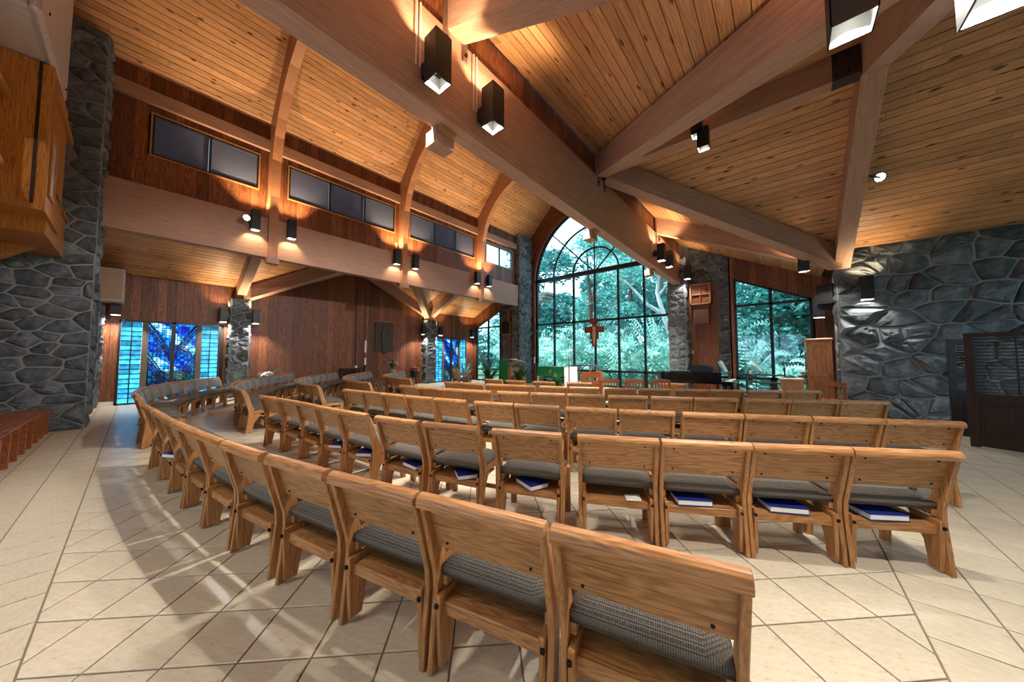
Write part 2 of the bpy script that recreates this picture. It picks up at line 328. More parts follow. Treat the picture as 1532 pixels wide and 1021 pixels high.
# ------------------------------------------------------------------ stone work
def voronoi(W, H, cw, ch):
    pts = []; nx, ny = max(1, round(W / cw)), max(1, round(H / ch))
    for j in range(ny):
        for i in range(nx):
            pts.append(((i + .5 + random.uniform(-.47, .47) + (.25 if j % 2 else -.25) * (nx > 2)) * W / nx, (j + .5 + random.uniform(-.47, .47)) * H / ny))
    cells = []
    for a, (x, y) in enumerate(pts):
        P = [(0, 0), (W, 0), (W, H), (0, H)]
        for b, (u, t) in enumerate(pts):
            if a == b or abs(u - x) > 3.2 * cw or abs(t - y) > 3.2 * ch: continue
            # slightly anisotropic metric keeps stones wider than tall
            k = 1.5; A, B = u - x, (t - y) * k * k; P = clip_poly(P, A, B, A * (u + x) / 2 + B * (t + y) / 2)
            if len(P) < 3: break
        if len(P) >= 3: cells.append(P)
    return cells
def stones(parent, o, u, v, W, H, cw=.42, ch=.32, dep=.05, gap=.014, top=None):
    """o: corner, u,v unit axes of the face; stones stand proud along u x v"""
    o, u, v = Vector(o), Vector(u), Vector(v); n = u.cross(v)
    for P in voronoi(W, H, cw, ch):
        if top:
            P = [(x, min(y, top(x))) for x, y in P]
        cx, cy = sum(p[0] for p in P) / len(P), sum(p[1] for p in P) / len(P)
        sz = sum(math.hypot(x - cx, y - cy) for x, y in P) / len(P)
        if sz < .05: continue
        # round the outline by adding edge midpoints and pulling corners in
        Q = []
        for i in range(len(P)):
            p, q = P[i], P[(i + 1) % len(P)]; L = math.hypot(q[0] - p[0], q[1] - p[1])
            Q.append((p[0] + (cx - p[0]) * .035, p[1] + (cy - p[1]) * .035))
            if L > .12: j = random.uniform(-.012, .012); Q.append(((p[0] + q[0]) / 2 + j, (p[1] + q[1]) / 2 - j))
        s0 = max(.6, 1 - gap / sz); h = dep * random.uniform(.45, 1.4); N = len(Q); V = []
        for s, hh, jit in ((s0, -.01, 0), (s0 * .985, .004 + h * .12, .5), (s0 * .86, h * .62, .5), (s0 * .5, h * .95, .35)):
            for x, y in Q:
                V.append(o + u * (cx + (x - cx) * s) + v * (cy + (y - cy) * s) + n * (hh * (1 + random.uniform(-jit, jit))))
        V.append(o + u * cx + v * cy + n * h * random.uniform(.8, 1.3))
        Fc = [(r * N + i, r * N + (i + 1) % N, (r + 1) * N + (i + 1) % N, (r + 1) * N + i) for r in (0, 1, 2) for i in range(N)] + [(3 * N + i, 3 * N + (i + 1) % N, 4 * N) for i in range(N)]
        framed('stone', V, Fc, u, v, STONE, parent)
def pier(name, x0, x1, y0, y1, z1, faces, cw=.4, ch=.3, z0=0, label=None, dep=.05):
    p = MB().box(x0, x1, y0, y1, z0, z1).build(name, MORTAR)
    if label: tag(p, label, 'stone pillar')
    else: tag(p, kind='structure')
    H = z1 - z0
    for f in faces:
        if f == '+x': stones(p, (x1, y0, z0), (0, 1, 0), (0, 0, 1), y1 - y0, H, cw, ch, dep)
        if f == '-x': stones(p, (x0, y1, z0), (0, -1, 0), (0, 0, 1), y1 - y0, H, cw, ch, dep)
        if f == '+y': stones(p, (x1, y1, z0), (-1, 0, 0), (0, 0, 1), x1 - x0, H, cw, ch, dep)
        if f == '-y': stones(p, (x0, y0, z0), (1, 0, 0), (0, 0, 1), x1 - x0, H, cw, ch, dep)
    return p
pier('stone_pier', -11.2, -10.5, -2.3, -.6, 8.12, ('+x', '+y'), .31, .23, label='tall dark fieldstone pier at the left edge behind the bench')
pier('stone_pillar', -15.3, -14.6, 2.08, 2.62, 3.45, ('+x', '-y', '+y'), .3, .24, label='fieldstone pillar between the near stained glass door and the dark wood wall')
pier('stone_pillar', -15.3, -14.6, 10.1, 10.72, 3.45, ('+x', '-y', '+y'), .3, .24, label='fieldstone pillar between the dark wood wall and the far stained glass door')
pier('stone_pier', -11.25, -10.72, 13.26, YW, 8.1, ('+x', '-y'), .32, .24, label='tall blue lit fieldstone pier left of the big arched window')
pier('stone_pier', -3.35, -2.75, 13.26, YW, 5.2, ('+x', '-y', '-x'), .36, .28, label='fieldstone pier right of the big arched window')
pier('stone_pillar', .91, 1.75, 1.85, 2.56, 3.5, ('-x', '+y', '-y'), .34, .28, label='fieldstone pillar at the right edge beside the nearest lamp')
wr = MB().box(.98, XE, 10.45, 10.85, 0, 3.86).build('wall_right', MORTAR); tag(wr, kind='structure')
stones(wr, (.98, 10.45, 0), (1, 0, 0), (0, 0, 1), XE - .98, 3.86, .44, .34, .085, .015)
stones(wr, (.98, 10.85, 0), (0, -1, 0), (0, 0, 1), .4, 3.5, .3, .3, .04)
# stone surround right of the big window (piano bay)
ws = MB().prism([(-2.9, 0), (-1.4, 0), (-1.4, zceil(-1.4, YS) + .03), (-2.9, zceil(-2.9, YS) + .03)], 'y', YS, YS + .3).build('wall_piano_bay_stone', MORTAR); tag(ws, kind='structure')
stones(ws, (-2.75, YS, 4.15), (1, 0, 0), (0, 0, 1), 1.3, 1.55, .34, .28, .05, top=lambda x: zceil(-2.75 + x, YS) - 4.15)
stones(ws, (-1.78, YS, 0), (1, 0, 0), (0, 0, 1), .33, 4.15, .3, .3, .05)
ws2 = MB().prism([(mir(-2.9), 0), (mir(-1.4), 0), (mir(-1.4), zceil(-1.4, YS) + .03), (mir(-2.9), zceil(-2.9, YS) + .03)], 'y', YS, YS + .3).build('wall_ambo_bay_stone', MORTAR); tag(ws2, kind='structure')
stones(ws2, (-12.45, YS, 4.15), (1, 0, 0), (0, 0, 1), 1.2, .8, .34, .28, .05)
stones(ws2, (-12.45, YS, 0), (1, 0, 0), (0, 0, 1), .3, 4.15, .3, .3, .05)
# ------------------------------------------------------------------ planked surfaces
def vplanks(parent, o, u, W, z0, top, n, wd=.16, mat=CEDAR, holes=(), th=.018):
    """vertical planks on a wall; top(s) gives height; holes=(s0,s1,z0,z1)"""
    o, u = Vector(o), Vector(u); s = 0
    while s < W - .02:
        e = min(W, s + wd * random.uniform(.8, 1.2)); a, b = s + .003, e - .003; mid = (s + e) / 2
        cuts = sorted((h[2], h[3]) for h in holes if h[0] < mid < h[1]); zz = z0; segs = []
        for c0, c1 in cuts: segs.append((zz, zz, c0, c0)); zz = c1
        segs.append((zz, zz, top(a), top(b)))
        for q0, q1, q2, q3 in segs:
            if q2 - q0 < .02 or q3 - q1 < .02: continue
            board('plank', [o + u * a + Vector((0, 0, q0)), o + u * a + Vector((0, 0, q2)), o + u * b + Vector((0, 0, q3)), o + u * b + Vector((0, 0, q1))], n, th * random.uniform(.8, 1.1), mat, parent)
        s = e
def cplanks(parent, P, a, b, na, s_range, nrm, wd=.135, mat=PINE, avg=3.2):
    """ceiling planks: P(s,t) point for across position s and along position t; s_range(s)->list of (t0,t1)"""
    n = max(1, round((b - a) / wd)); w_ = (b - a) / n; cnt = 0
    for i in range(n):
        s0, s1 = a + i * w_ + .0055, a + (i + 1) * w_ - .0055
        for t0, t1 in s_range((s0 + s1) / 2):
            t = t0
            while t < t1 - .05:
                e = min(t1, t + avg * random.uniform(.6, 1.4))
                if t1 - e < .6: e = t1
                board('plank', [P(s0, t + .0015), P(s0, e - .0015), P(s1, e - .0015), P(s1, t + .0015)], nrm, .016 * random.uniform(.85, 1.1), mat, parent); t = e; cnt += 1
    return cnt
DARKB = plain('plank_backing', col(40, 22, 12), .9)
# nave ceiling: two slopes meeting at the ridge
NZ0, NSL = 8.02, 1.05
for side in (-1, 1):
    xw = -11.0 if side < 0 else mir(-11.0); x1 = XM
    ce = empty('ceiling_nave_' + ('left' if side < 0 else 'right'), kind='structure')
    dx = abs(x1 - xw); Ls = dx * math.hypot(1, NSL); nr = (-side * NSL, 0, -1)
    nr = Vector((NSL if side < 0 else -NSL, 0, -1)).normalized()
    Pn = lambda s, t, side=side, xw=xw: Vector((xw + (-side) * s / math.hypot(1, NSL), t, NZ0 + NSL * s / math.hypot(1, NSL)))
    cplanks(ce, Pn, 0, Ls, 0, lambda s: [(-5.2, 14.6)], nr, wd=.14, avg=4.2 if side < 0 else 6)
    q = [Pn(0, -5.3), Pn(0, 14.7), Pn(Ls, 14.7), Pn(Ls, -5.3)]
    framed('roof_deck', [p + Vector((0, 0, .02)) for p in q] + [p + Vector((0, 0, .15)) for p in q], BF, (0, 1, 0), (1, 0, 0), DARKB, ce)
# wing ceilings
def wing(side):
    X = (lambda x: x) if side > 0 else mir
    nm = 'right' if side > 0 else 'left'; xe = XE if side > 0 else mir(XL) + .2; xo = .98 if side > 0 else mir(XL) + .1
    ce = empty('ceiling_wing_' + nm, kind='structure'); k = math.hypot(1, SL)
    # aisle slope, planks along Y
    P = lambda s, t: Vector((X(XB + s / k), t, ZT - SL * s / k))
    U = 4.05
    def rng(s):
        u = s / k; a, b = RIB[1] - min(u, 3.98), RIB[1] + min(u, 3.98)
        y0 = YB if side > 0 else -2.0
        if u > 3.98 and side > 0: return [(y0, 2.5)]
        return [(y0, a), (b, YS + .05)]
    cplanks(ce, P, 0 if side > 0 else .3, U * k, 0, rng, Vector((-SL * side, 0, -1)), wd=.15, avg=3.4)
    # gable slopes, planks along X
    for sg in (-1, 1):
        P2 = lambda s, t, sg=sg: Vector((X(t), RIB[1] + sg * s / k, ZT - SL * s / k))
        cplanks(ce, P2, 0, 4.1 * k, 0, lambda s: [(XB + max(s / k, 0 if side > 0 else .28), xe)], Vector((0, -SL * sg, -1)), wd=.15, avg=3.2)
    # roof deck above
    def deck(pts):
        pts = [Vector(p) for p in pts]; n = len(pts)
        v = [p + Vector((0, 0, .03)) for p in pts] + [p + Vector((0, 0, .16)) for p in pts]
        obj('roof_deck', rawmesh('roof_deck', v, [tuple(range(n))[::-1], tuple(range(n, 2 * n))] + [(i, (i + 1) % n, n + (i + 1) % n, n + i) for i in range(n)], DARKB), ce)
    y1, ym, y2 = RIB[1] - 4.3, RIB[1], RIB[1] + 4.3; zz = lambda u: ZT - SL * u
    o_ = 0 if side > 0 else .28
    deck([(X(XB + o_), YB - .3, zz(o_)), (X(XB + o_), ym - o_, zz(o_)), (X(XB + 4.3), y1, zz(4.3)), (X(XB + 4.3), YB - .3, zz(4.3))])
    deck([(X(XB + o_), ym + o_, zz(o_)), (X(XB + o_), YS + .3, zz(o_)), (X(XB + 4.3), YS + .3, zz(4.3)), (X(XB + 4.3), y2, zz(4.3))])
    for sg in (-1, 1):
        deck([(X(XB + o_), ym, ZT), (X(xe), ym, ZT), (X(xe), ym + sg * 4.3, zz(4.3)), (X(XB + 4.3), ym + sg * 4.3, zz(4.3))] + ([(X(XB + o_), ym + sg * o_, zz(o_))] if o_ else []))
wing(1); wing(-1)
# ------------------------------------------------------------------ beams
ZBB, ZBT = 4.17, 5.27
beam('main_beam', (-3.02, -5.2, ZBT), (-3.02, 13.3, ZBT), .24, ZBT - ZBB, BEAM, 'huge deep laminated beam crossing overhead from the top left toward the window')
beam('clerestory_beam', (-10.93, -.62, ZBT), (-10.93, 13.3, ZBT), .24, ZBT - ZBB, BEAM, 'deep laminated beam under the row of high windows on the left')
for i, y in enumerate(RIB):
    for side in (-1, 1):
        X = (lambda x: x) if side > 0 else mir
        pos = ['near', 'middle', 'far'][i]; sd = 'right' if side > 0 else 'left'
        if i != 1: beam('rafter', (X(XB + .02), y, ZT - .02), (X(1.0), y, zceil(1.0, -3) + .02), .26, .48, BEAM, f'straight sloping rafter from the {sd} nave beam down to the {pos} {sd} stone pillar')
beam('ridge_beam', (XB + .05, RIB[1], ZT - .02), (.9, RIB[1], ZT - .02), .2, .42, BEAM, 'level dark ridge beam running to the iron bracket at the roof peak')
for side in (-1, 1):
    X = (lambda x: x) if side > 0 else mir; sd = 'right' if side > 0 else 'left'
    for sg, nm in ((-1, 'near'), (1, 'far')):
        e = 3.55 if (side > 0 and sg < 0) else 3.92
        beam('valley_beam', (X(XB + .1), RIB[1] + sg * .1, ZT - .06), (X(XB + e), RIB[1] + sg * e, ZT - SL * e - .02), .28, .47, BEAM, f'diagonal valley beam from the {sd} nave beam toward the {nm} {sd} pillar')
        xg = 1.08 if side > 0 else mir(XL) - .22
        beam('gable_beam', (X(xg), RIB[1] + sg * .0, ZT), (X(xg), RIB[1] + sg * 4.0, ZT - SL * 4.0), .26, .46, BEAM, f'gable beam falling from the {sd} roof peak to the {nm} {sd} pillar')
# arch ribs (one mesh each half, two halves per arch)
inner = [(-10.70, 4.12), (-10.70, 5.9), (-10.62, 6.9), (-10.46, 7.5), (-10.25, 7.92), (-9.83, 8.45), (-9.3, 8.85), (-8.6, 9.18), (-7.8, 9.4), (XM, 9.48)]
outer = [(XM, 10.9), (-8.3, 10.85), (-9.3, NZ0 + NSL * 1.7 - .02), (-10.98, NZ0 + .0), (-11.1, 7.8), (-11.1, 4.12)]
for i, y in enumerate(RIB):
    r = empty('arch_rib', (0, 0, 0), 0, f'curved laminated arch rib springing from the left wall, {["nearest", "middle", "farthest"][i]} of the three', 'arch', 'laminated arch ribs of the nave')
    for side in (-1, 1):
        X = (lambda x: x) if side < 0 else mir
        poly = [(X(a), b) for a, b in inner + [(max(a, -10.9) if side > 0 and b < 7.9 else a, b) for a, b in outer]]; n = len(poly)
        v = [Vector((a, y - .11, b)) for a, b in poly] + [Vector((a, y + .11, b)) for a, b in poly]
        me = MB(); me.v = [tuple(p) for p in v]; m_in = len(inner); m_o = len(outer)
        # quads strip between inner and outer so the concave side stays clean
        N0 = n; fs = []
        oi = list(range(n - 1, m_in - 1, -1)); ii = list(range(m_in))
        def strip(off):
            out = []; a = b = 0
            while a < len(ii) - 1 or b < len(oi) - 1:
                if b >= len(oi) - 1 or (a < len(ii) - 1 and (a + 1) / (len(ii) - 1) <= (b + 1) / (len(oi) - 1)): out.append((off + ii[a], off + ii[a + 1], off + oi[b])); a += 1
                else: out.append((off + ii[a], off + oi[b + 1], off + oi[b])); b += 1
            return out
        fs = strip(0) + strip(N0) + [(k, (k + 1) % n, N0 + (k + 1) % n, N0 + k) for k in range(n)]
        me.f = fs; me.build('rib_half', wood('glulam_rib', col(150, 100, 70), col(172, 118, 84), col(190, 136, 98), axis='z', var=.05, rings=.2) if i == 0 and side == -1 else bpy.data.materials['glulam_rib'], r)
    for side in (-1, 1):
        X = (lambda x: x) if side < 0 else mir
        MB().box(min(X(-10.83), X(-10.62)), max(X(-10.83), X(-10.62)), y - .135, y + .135, 3.98, 4.16).build('end_block', BEAM, r)
# node irons at the peak
ir = empty('iron_bracket', (1.0, RIB[1], 5.5), 0, 'dark iron bracket with bolts at the roof peak', 'bracket')
MB().box(-.34, -.06, -.108, .108, -.17, .25).build('plate', plain('bracket_iron', col(52, 40, 38), .6), ir)
for k in range(4): MB().lathe([(.02, -.01), (.02, .01)], 8).build('bolt', BOLT, ir).matrix_basis = Matrix.Translation((-.3 + .12 * (k % 2), -.112, -.1 + .24 * (k // 2))) @ Matrix.Rotation(math.pi / 2, 4, 'X')
for k, y in enumerate((2.35, RIB[1], 10.45)):
    h = empty('beam_hanger', (-2.9, y, 5.25), 0, f'steel hanger plate on the right nave beam, {["nearest", "middle", "farthest"][k]}', 'bracket')
    for s in (-1, 1):
        MB().box(-.005, .02, s * .15 - .035, s * .15 + .035, -.2, .35).build('strap', plain('hanger_steel', col(120, 92, 82), .5, .4) if k == 0 and s < 0 else bpy.data.materials['hanger_steel'], h)
        MB().lathe([(.022, 0), (.022, .02)], 8).build('bolt', BOLT, h).matrix_basis = Matrix.Translation((.02, s * .15, -.12)) @ Matrix.Rotation(math.pi / 2, 4, 'Y')
# ------------------------------------------------------------------ walls
# left clerestory wall with high windows
wl = empty('wall_clerestory_left', kind='structure')
XW = -11.0
CW = [(.03, 1.93, 2), (2.82, 5.85, 3), (6.85, 9.85, 3), (11.0, 12.75, 2)]      # windows: y0,y1,panes (set from pixels below)
def yat(px, py): return at(px, py, X=XW).y
CW = [(yat(228, 200), yat(387, 255), 2), (yat(432, 275), yat(590, 325), 3), (yat(613, 340), yat(709.5, 372), 3), (yat(727, 378), yat(766, 390), 2)]
CZ0, CZ1 = 6.09, 7.06
vplanks(wl, (XW, -.65, ZBT - .1), (0, 1, 0), 14.0, 0, lambda s: NZ0 - ZBT + .15, (1, 0, 0), .19, holes=[(a + .65, b + .65, CZ0 - ZBT + .1, CZ1 - ZBT + .1) for a, b, _ in CW])
for i, z0, z1 in ((0, 4.2, CZ0), (1, CZ1, NZ0 + .1)): MB().box(XW - .14, XW - .03, -.65, 13.4, z0, z1).build('wall_backing', DARKB, wl)
ys = [-.65] + [y for a, b, _ in CW for y in (a, b)] + [13.4]
for i in range(0, len(ys), 2): MB().box(XW - .14, XW - .03, ys[i], ys[i + 1], CZ0, CZ1).build('wall_backing', DARKB, wl)
tb = [(-.6, 2.24), (2.46, 6.29), (6.51, 10.34), (10.56, 13.26)]
for k, (a, b) in enumerate(tb): beam('header_beam', (-10.96, a, 7.56), (-10.96, b, 7.56), .12, .3, BEAM, f'header beam above the high windows, {ORD[k]} span from the left', group='header beams over the high windows')
def slat_window(name, x, y0, y1, z0, z1, n, blind=True):
    wnd = empty(name, (x, 0, 0), kind='structure'); t = .035
    fr = MB(); fr.box(-.08, .02, y0, y1, z0, z0 + t).box(-.08, .02, y0, y1, z1 - t, z1).box(-.08, .02, y0, y0 + t, z0, z1).box(-.08, .02, y1 - t, y1, z0, z1); fr.build('window_frame', FRAME, wnd)
    tr = MB(); q = .03; tr.box(.0, .03, y0 - q, y1 + q, z0 - q, z0).box(.0, .03, y0 - q, y1 + q, z1, z1 + q).box(0, .03, y0 - q, y0, z0, z1).box(0, .03, y1, y1 + q, z0, z1); tr.build('window_trim', OAK, wnd)
    wd = (y1 - y0) / n
    for k in range(n):
        if k: MB().box(-.08, .025, y0 + k * wd - .025, y0 + k * wd + .025, z0, z1).build('mullion', FRAME, wnd)
        a, b = y0 + k * wd + .03, y0 + (k + 1) * wd - .03
        MB().box(-.065, -.06, a, b, z0 + t, z1 - t).build('pane', GLASS, wnd)
        if blind:
            s = MB(); ns = 16
            for j in range(ns):
                zc = z1 - t - (j + .4) * (z1 - z0 - 2.6 * t) / ns; hh = .031
                s.add([(-.04, a, zc - hh), (-.04, b, zc - hh), (-.008, b, zc + hh), (-.008, a, zc + hh)], [(0, 1, 2, 3)])
            o = s.build('blind', SLATM, wnd); o['kind'] = 'stuff'
            MB().box(-.035, -.005, a, b, z1 - t - .03, z1 - t).build('blind_rail', SLATM, wnd)
for k, (a, b, n) in enumerate(CW): slat_window(f'window_{k + 1}', XW, a, b, CZ0, CZ1, n, k < 3)
# right nave wall above the main beam
wn_ = empty('wall_clerestory_right', kind='structure')
vplanks(wn_, (-2.97, -5.2, ZBT), (0, 1, 0), 18.6, 0, lambda s: ZT - ZBT + .02, (1, 0, 0), .17)
MB().box(-3.1, -2.99, -5.2, 13.5, ZBT - .05, NZ0 + .1).build('wall_backing', CEDAR, wn_)
# left wing walls
wd_ = empty('wall_left', kind='structure')
def door_zone(y0, y1): pass
DO = [(-.36, 1.87), (10.86, 13.14)]; DZ = 2.52
ztop = lambda y: zceil(mir(XL), 0) if abs(y - RIB[1]) > 4 else ZT - SL * abs(y - RIB[1])
for y0, y1, dr in ((-2.2, 2.6, DO[0]), (10.1, 13.9, DO[1])):
    vplanks(wd_, (XL, y0, 0), (0, 1, 0), y1 - y0, .12, lambda s: 3.98, (1, 0, 0), .19, holes=[(dr[0] - y0, dr[1] - y0, 0, DZ)])
    MB().box(XL - .14, XL - .02, y0, dr[0], 0, 4.1).box(XL - .14, XL - .02, dr[1], y1, 0, 4.1).box(XL - .14, XL - .02, dr[0], dr[1], DZ, 4.1).build('wall_backing', DARKB, wd_)
XG = -15.05
vplanks(wd_, (XG, 2.5, 0), (0, 1, 0), 7.7, .02, lambda s: ZT - SL * abs(2.5 + s - RIB[1]) - .02, (1, 0, 0), .26)
gb = MB(); gb.prism([(2.5, 0), (10.2, 0), (10.2, 4.0), (RIB[1], ZT + .1), (2.5, 4.0)], 'x', XG - .14, XG - .02); gb.build('wall_backing', DARKB, wd_)
MB().box(XG, XG + .03, 6.53, 6.57, 0, 4.6).box(XG, XG + .03, 6.95, 6.97, 0, 4.6).build('door_seam', BLACK, wd_)
bb = MB().box(XL, XL + .02, -2.2, DO[0][0] - .01, 0, .12).box(XL, XL + .02, DO[0][1] + .01, 2.1, 0, .12).build('baseboard_left', CREAM); tag(bb, kind='structure')
# stained glass doors
def door(name, y0, y1):
    d = empty(name, (XL, 0, 0), kind='structure'); W = y1 - y0; t = .05
    fr = MB(); fr.box(-.06, .05, y0, y0 + t, 0, DZ).box(-.06, .05, y1 - t, y1, 0, DZ).box(-.06, .05, y0, y1, DZ - t, DZ).box(-.06, .05, y0, y1, 0, .05); fr.build('door_frame', FRAME, d)
    ps = [0, .205, .285, .5, .715, .795, 1.0]
    for a, b in ((.205, .265), (.735, .795)): MB().box(-.05, .03, y0 + a * W, y0 + b * W, .05, DZ - t).build('jamb', plain('jamb_taupe', col(96, 84, 74), .7) if 'jamb_taupe' not in bpy.data.materials else bpy.data.materials['jamb_taupe'], d)
    MB().box(-.05, .05, y0 + .478 * W, y0 + .522 * W, 0, DZ).build('center_post', FRAME, d)
    rows = 17
    for a, b in ((.022, .205), (.795, .978)):
        lead = MB(); xa, xb = y0 + a * W, y0 + b * W; xm = (xa + xb) / 2
        lead.box(-.02, .01, xm - .012, xm + .012, .05, DZ - t)
        for r in range(1, rows): z = .05 + r * (DZ - t - .05) / rows; lead.box(-.02, .01, xa, xb, z - .009, z + .009)
        lead.build('lead_grid', FRAME, d)
        for r in range(rows):
            z = .05 + r * (DZ - t - .05) / rows; z2 = z + (DZ - t - .05) / rows
            for u, v in ((xa, xm), (xm, xb)): MB().box(-.008, -.002, u + .004, v - .004, z + .004, z2 - .004).build('pane', AQUA, d)
    for a, b, sg in ((.265, .478, 1), (.522, .735, -1)):
        xa, xb = y0 + a * W, y0 + b * W; w_ = xb - xa; h_ = DZ - t - .05
        p = MB().box(-.008, -.002, xa, xb, .05, DZ - t).build('stained_pane', STAINED, d)
        ye = xa if sg > 0 else xb - .03
        MB().box(0, .004, ye, ye + .03, .05, DZ * .62).build('yellow_border', YELLOWG, d)
        ld = MB()
        def bar(pts, r=.017): ld.tube([(.012, xa + u * w_, .05 + v * h_) for u, v in pts], r, 5)
        F2 = (lambda u: u) if sg > 0 else (lambda u: 1 - u)
        for v0 in (.97, .93, .885, .84, .55, .50, .45, .40): bar([(F2(0), min(1, v0 + .06)), (F2(.5), v0 - .12), (F2(1), v0 - .33)] if v0 - .33 > 0 else [(F2(0), v0), (F2(1), max(0, v0 - .3))])
        for rr in (.55, .7, .85, 1.0): bar([(F2(1 - rr * math.cos(k * .262)), .06 + .32 * rr * math.sin(k * .262)) for k in range(7)])
        for rr in (.5, .65, .8): bar([(F2(1 - rr * math.cos(k * .262)), .56 + .2 * rr * math.sin(k * .262)) for k in range(7)])
        for v in (.12, .2, .28): bar([(F2(0), v), (F2(1), v + .16)], .009)
        ld.build('lead_lines', FRAME, d)
    return d
door('door_1', *DO[0]); door('door_2', *DO[1])
# big arched window
win = empty('window_5', (0, YW, 0), kind='structure')
WX0, WX1, WTR, WMID, WLOW = -10.5, -3.45, 5.62, 3.2, .74
WR = (WX1 - WX0) / 2; WC = (WX0 + WX1) / 2
fr = MB(); D0, D1 = -.06, .06
def fbar(x0, x1, z0, z1): fr.box(x0, x1, D0, D1, z0, z1)
fbar(WX0, WX0 + .08, 0, WTR); fbar(WX1 - .08, WX1, 0, WTR); fbar(WX0, WX1, 0, .08); fr.build('outer_frame', FRAME, win)
MB().box(WX0, WX1, D0 - .06, D1, WTR - .09, WTR + .1).build('transom', FRAME, win)
for z in (WMID, WLOW): MB().box(WX0, WX1, D0, D1, z - .045, z + .045).build('crossbar', FRAME, win)
xs = [WX0 + k * (WX1 - WX0) / 6 for k in range(7)]
for x in xs[1:-1]: MB().box(x - .04, x + .04, D0, D1, WLOW, WTR).build('mullion', FRAME, win); MB().box(x - .07, x + .07, D0, D1, 0, WLOW).build('mullion', FRAME, win)
for i in range(6):
    for a, b in ((.08, WLOW), (WLOW, WMID), (WMID, WTR)):
        MB().box(xs[i] + .04, xs[i + 1] - .04, -.004, .004, a + .04, b - .04).build('pane', GLASS, win)
def arc(r0, r1, a0, a1, y0, y1, n=20):
    m = MB(); P = []
    for k in range(n + 1):
        t = a0 + (a1 - a0) * k / n
        for r in (r0, r1):
            for y in (y0, y1): P.append((WC + r * math.cos(t), y, WTR + r * math.sin(t)))
    f = []
    for k in range(n):
        a = k * 4; b = a + 4; f += [(a, b, b + 1, a + 1), (a + 2, a + 3, b + 3, b + 2), (a, a + 2, b + 2, b), (a + 1, b + 1, b + 3, a + 3)]
    f += [(0, 1, 3, 2), (n * 4, n * 4 + 2, n * 4 + 3, n * 4 + 1)]
    return m.add(P, f)
arc(WR - .09, WR, 0, math.pi, D0, D1, 36).build('arch_frame', FRAME, win)
R1, R2 = WR * .345, WR * .68
for r in (R1, R2): arc(r - .035, r + .035, 0, math.pi, D0 + .02, D1 - .02, 28).build('arch_bar', FRAME, win)
for k in (1, 2, 3):
    t = math.pi * k / 4; MB().tube([(WC + .1 * math.cos(t), 0, WTR + .1 * math.sin(t)), (WC + (WR - .05) * math.cos(t), 0, WTR + (WR - .05) * math.sin(t))], .038, 6).build('spoke', FRAME, win)
for r0, r1 in ((.02, R1), (R1, R2), (R2, WR - .05)):
    for k in range(4): arc(r0 + .03, r1 - .03, math.pi * k / 4 + .015, math.pi * (k + 1) / 4 - .015, -.004, .004, 7).build('pane', GLASS, win)
# gable wall around the arch
gw = empty('wall_window_end', kind='structure')
def archwall(y0, y1, mat, R, name):
    pts = []; n = 40
    m = MB(); V = []
    zr = lambda x: min(NZ0 + NSL * (x + 11.0), NZ0 + NSL * (mir(-11.0) - x)) + .05
    for k in range(n + 1):
        t = math.pi - math.pi * k / n; x, z = WC + R * math.cos(t), WTR + R * math.sin(t)
        V += [(x, z), (x, max(zr(x), z + .02))]
    W2 = [(a, y0, b) for a, b in V] + [(a, y1, b) for a, b in V]; off = len(V)
    f = [(2 * k, 2 * k + 2, 2 * k + 3, 2 * k + 1) for k in range(n)] + [(off + 2 * k, off + 2 * k + 1, off + 2 * k + 3, off + 2 * k + 2) for k in range(n)] + [(2 * k, off + 2 * k, off + 2 * k + 2, 2 * k + 2) for k in range(n)]
    m.add(W2, f); m.box(-11.3, WX0, y0, y1, 0, NZ0 + NSL * .4); m.box(WX1, mir(-11.3), y0, y1, 0, NZ0 + NSL * .4); return m.build(name, mat, gw)
archwall(YW - .1, YW + .1, CEDAR, WR, 'gable_panel')
arc(WR, WR + .1, 0, math.pi, -.2, .0, 36).build('arch_casing', CEDAR, gw).location = (0, YW, 0)
MB().box(WX0 - .1, WX0, YW - .2, YW, 0, WTR).build('arch_casing', CEDAR, gw); MB().box(WX1, WX1 + .1, YW - .2, YW, 0, WTR).build('arch_casing', CEDAR, gw)
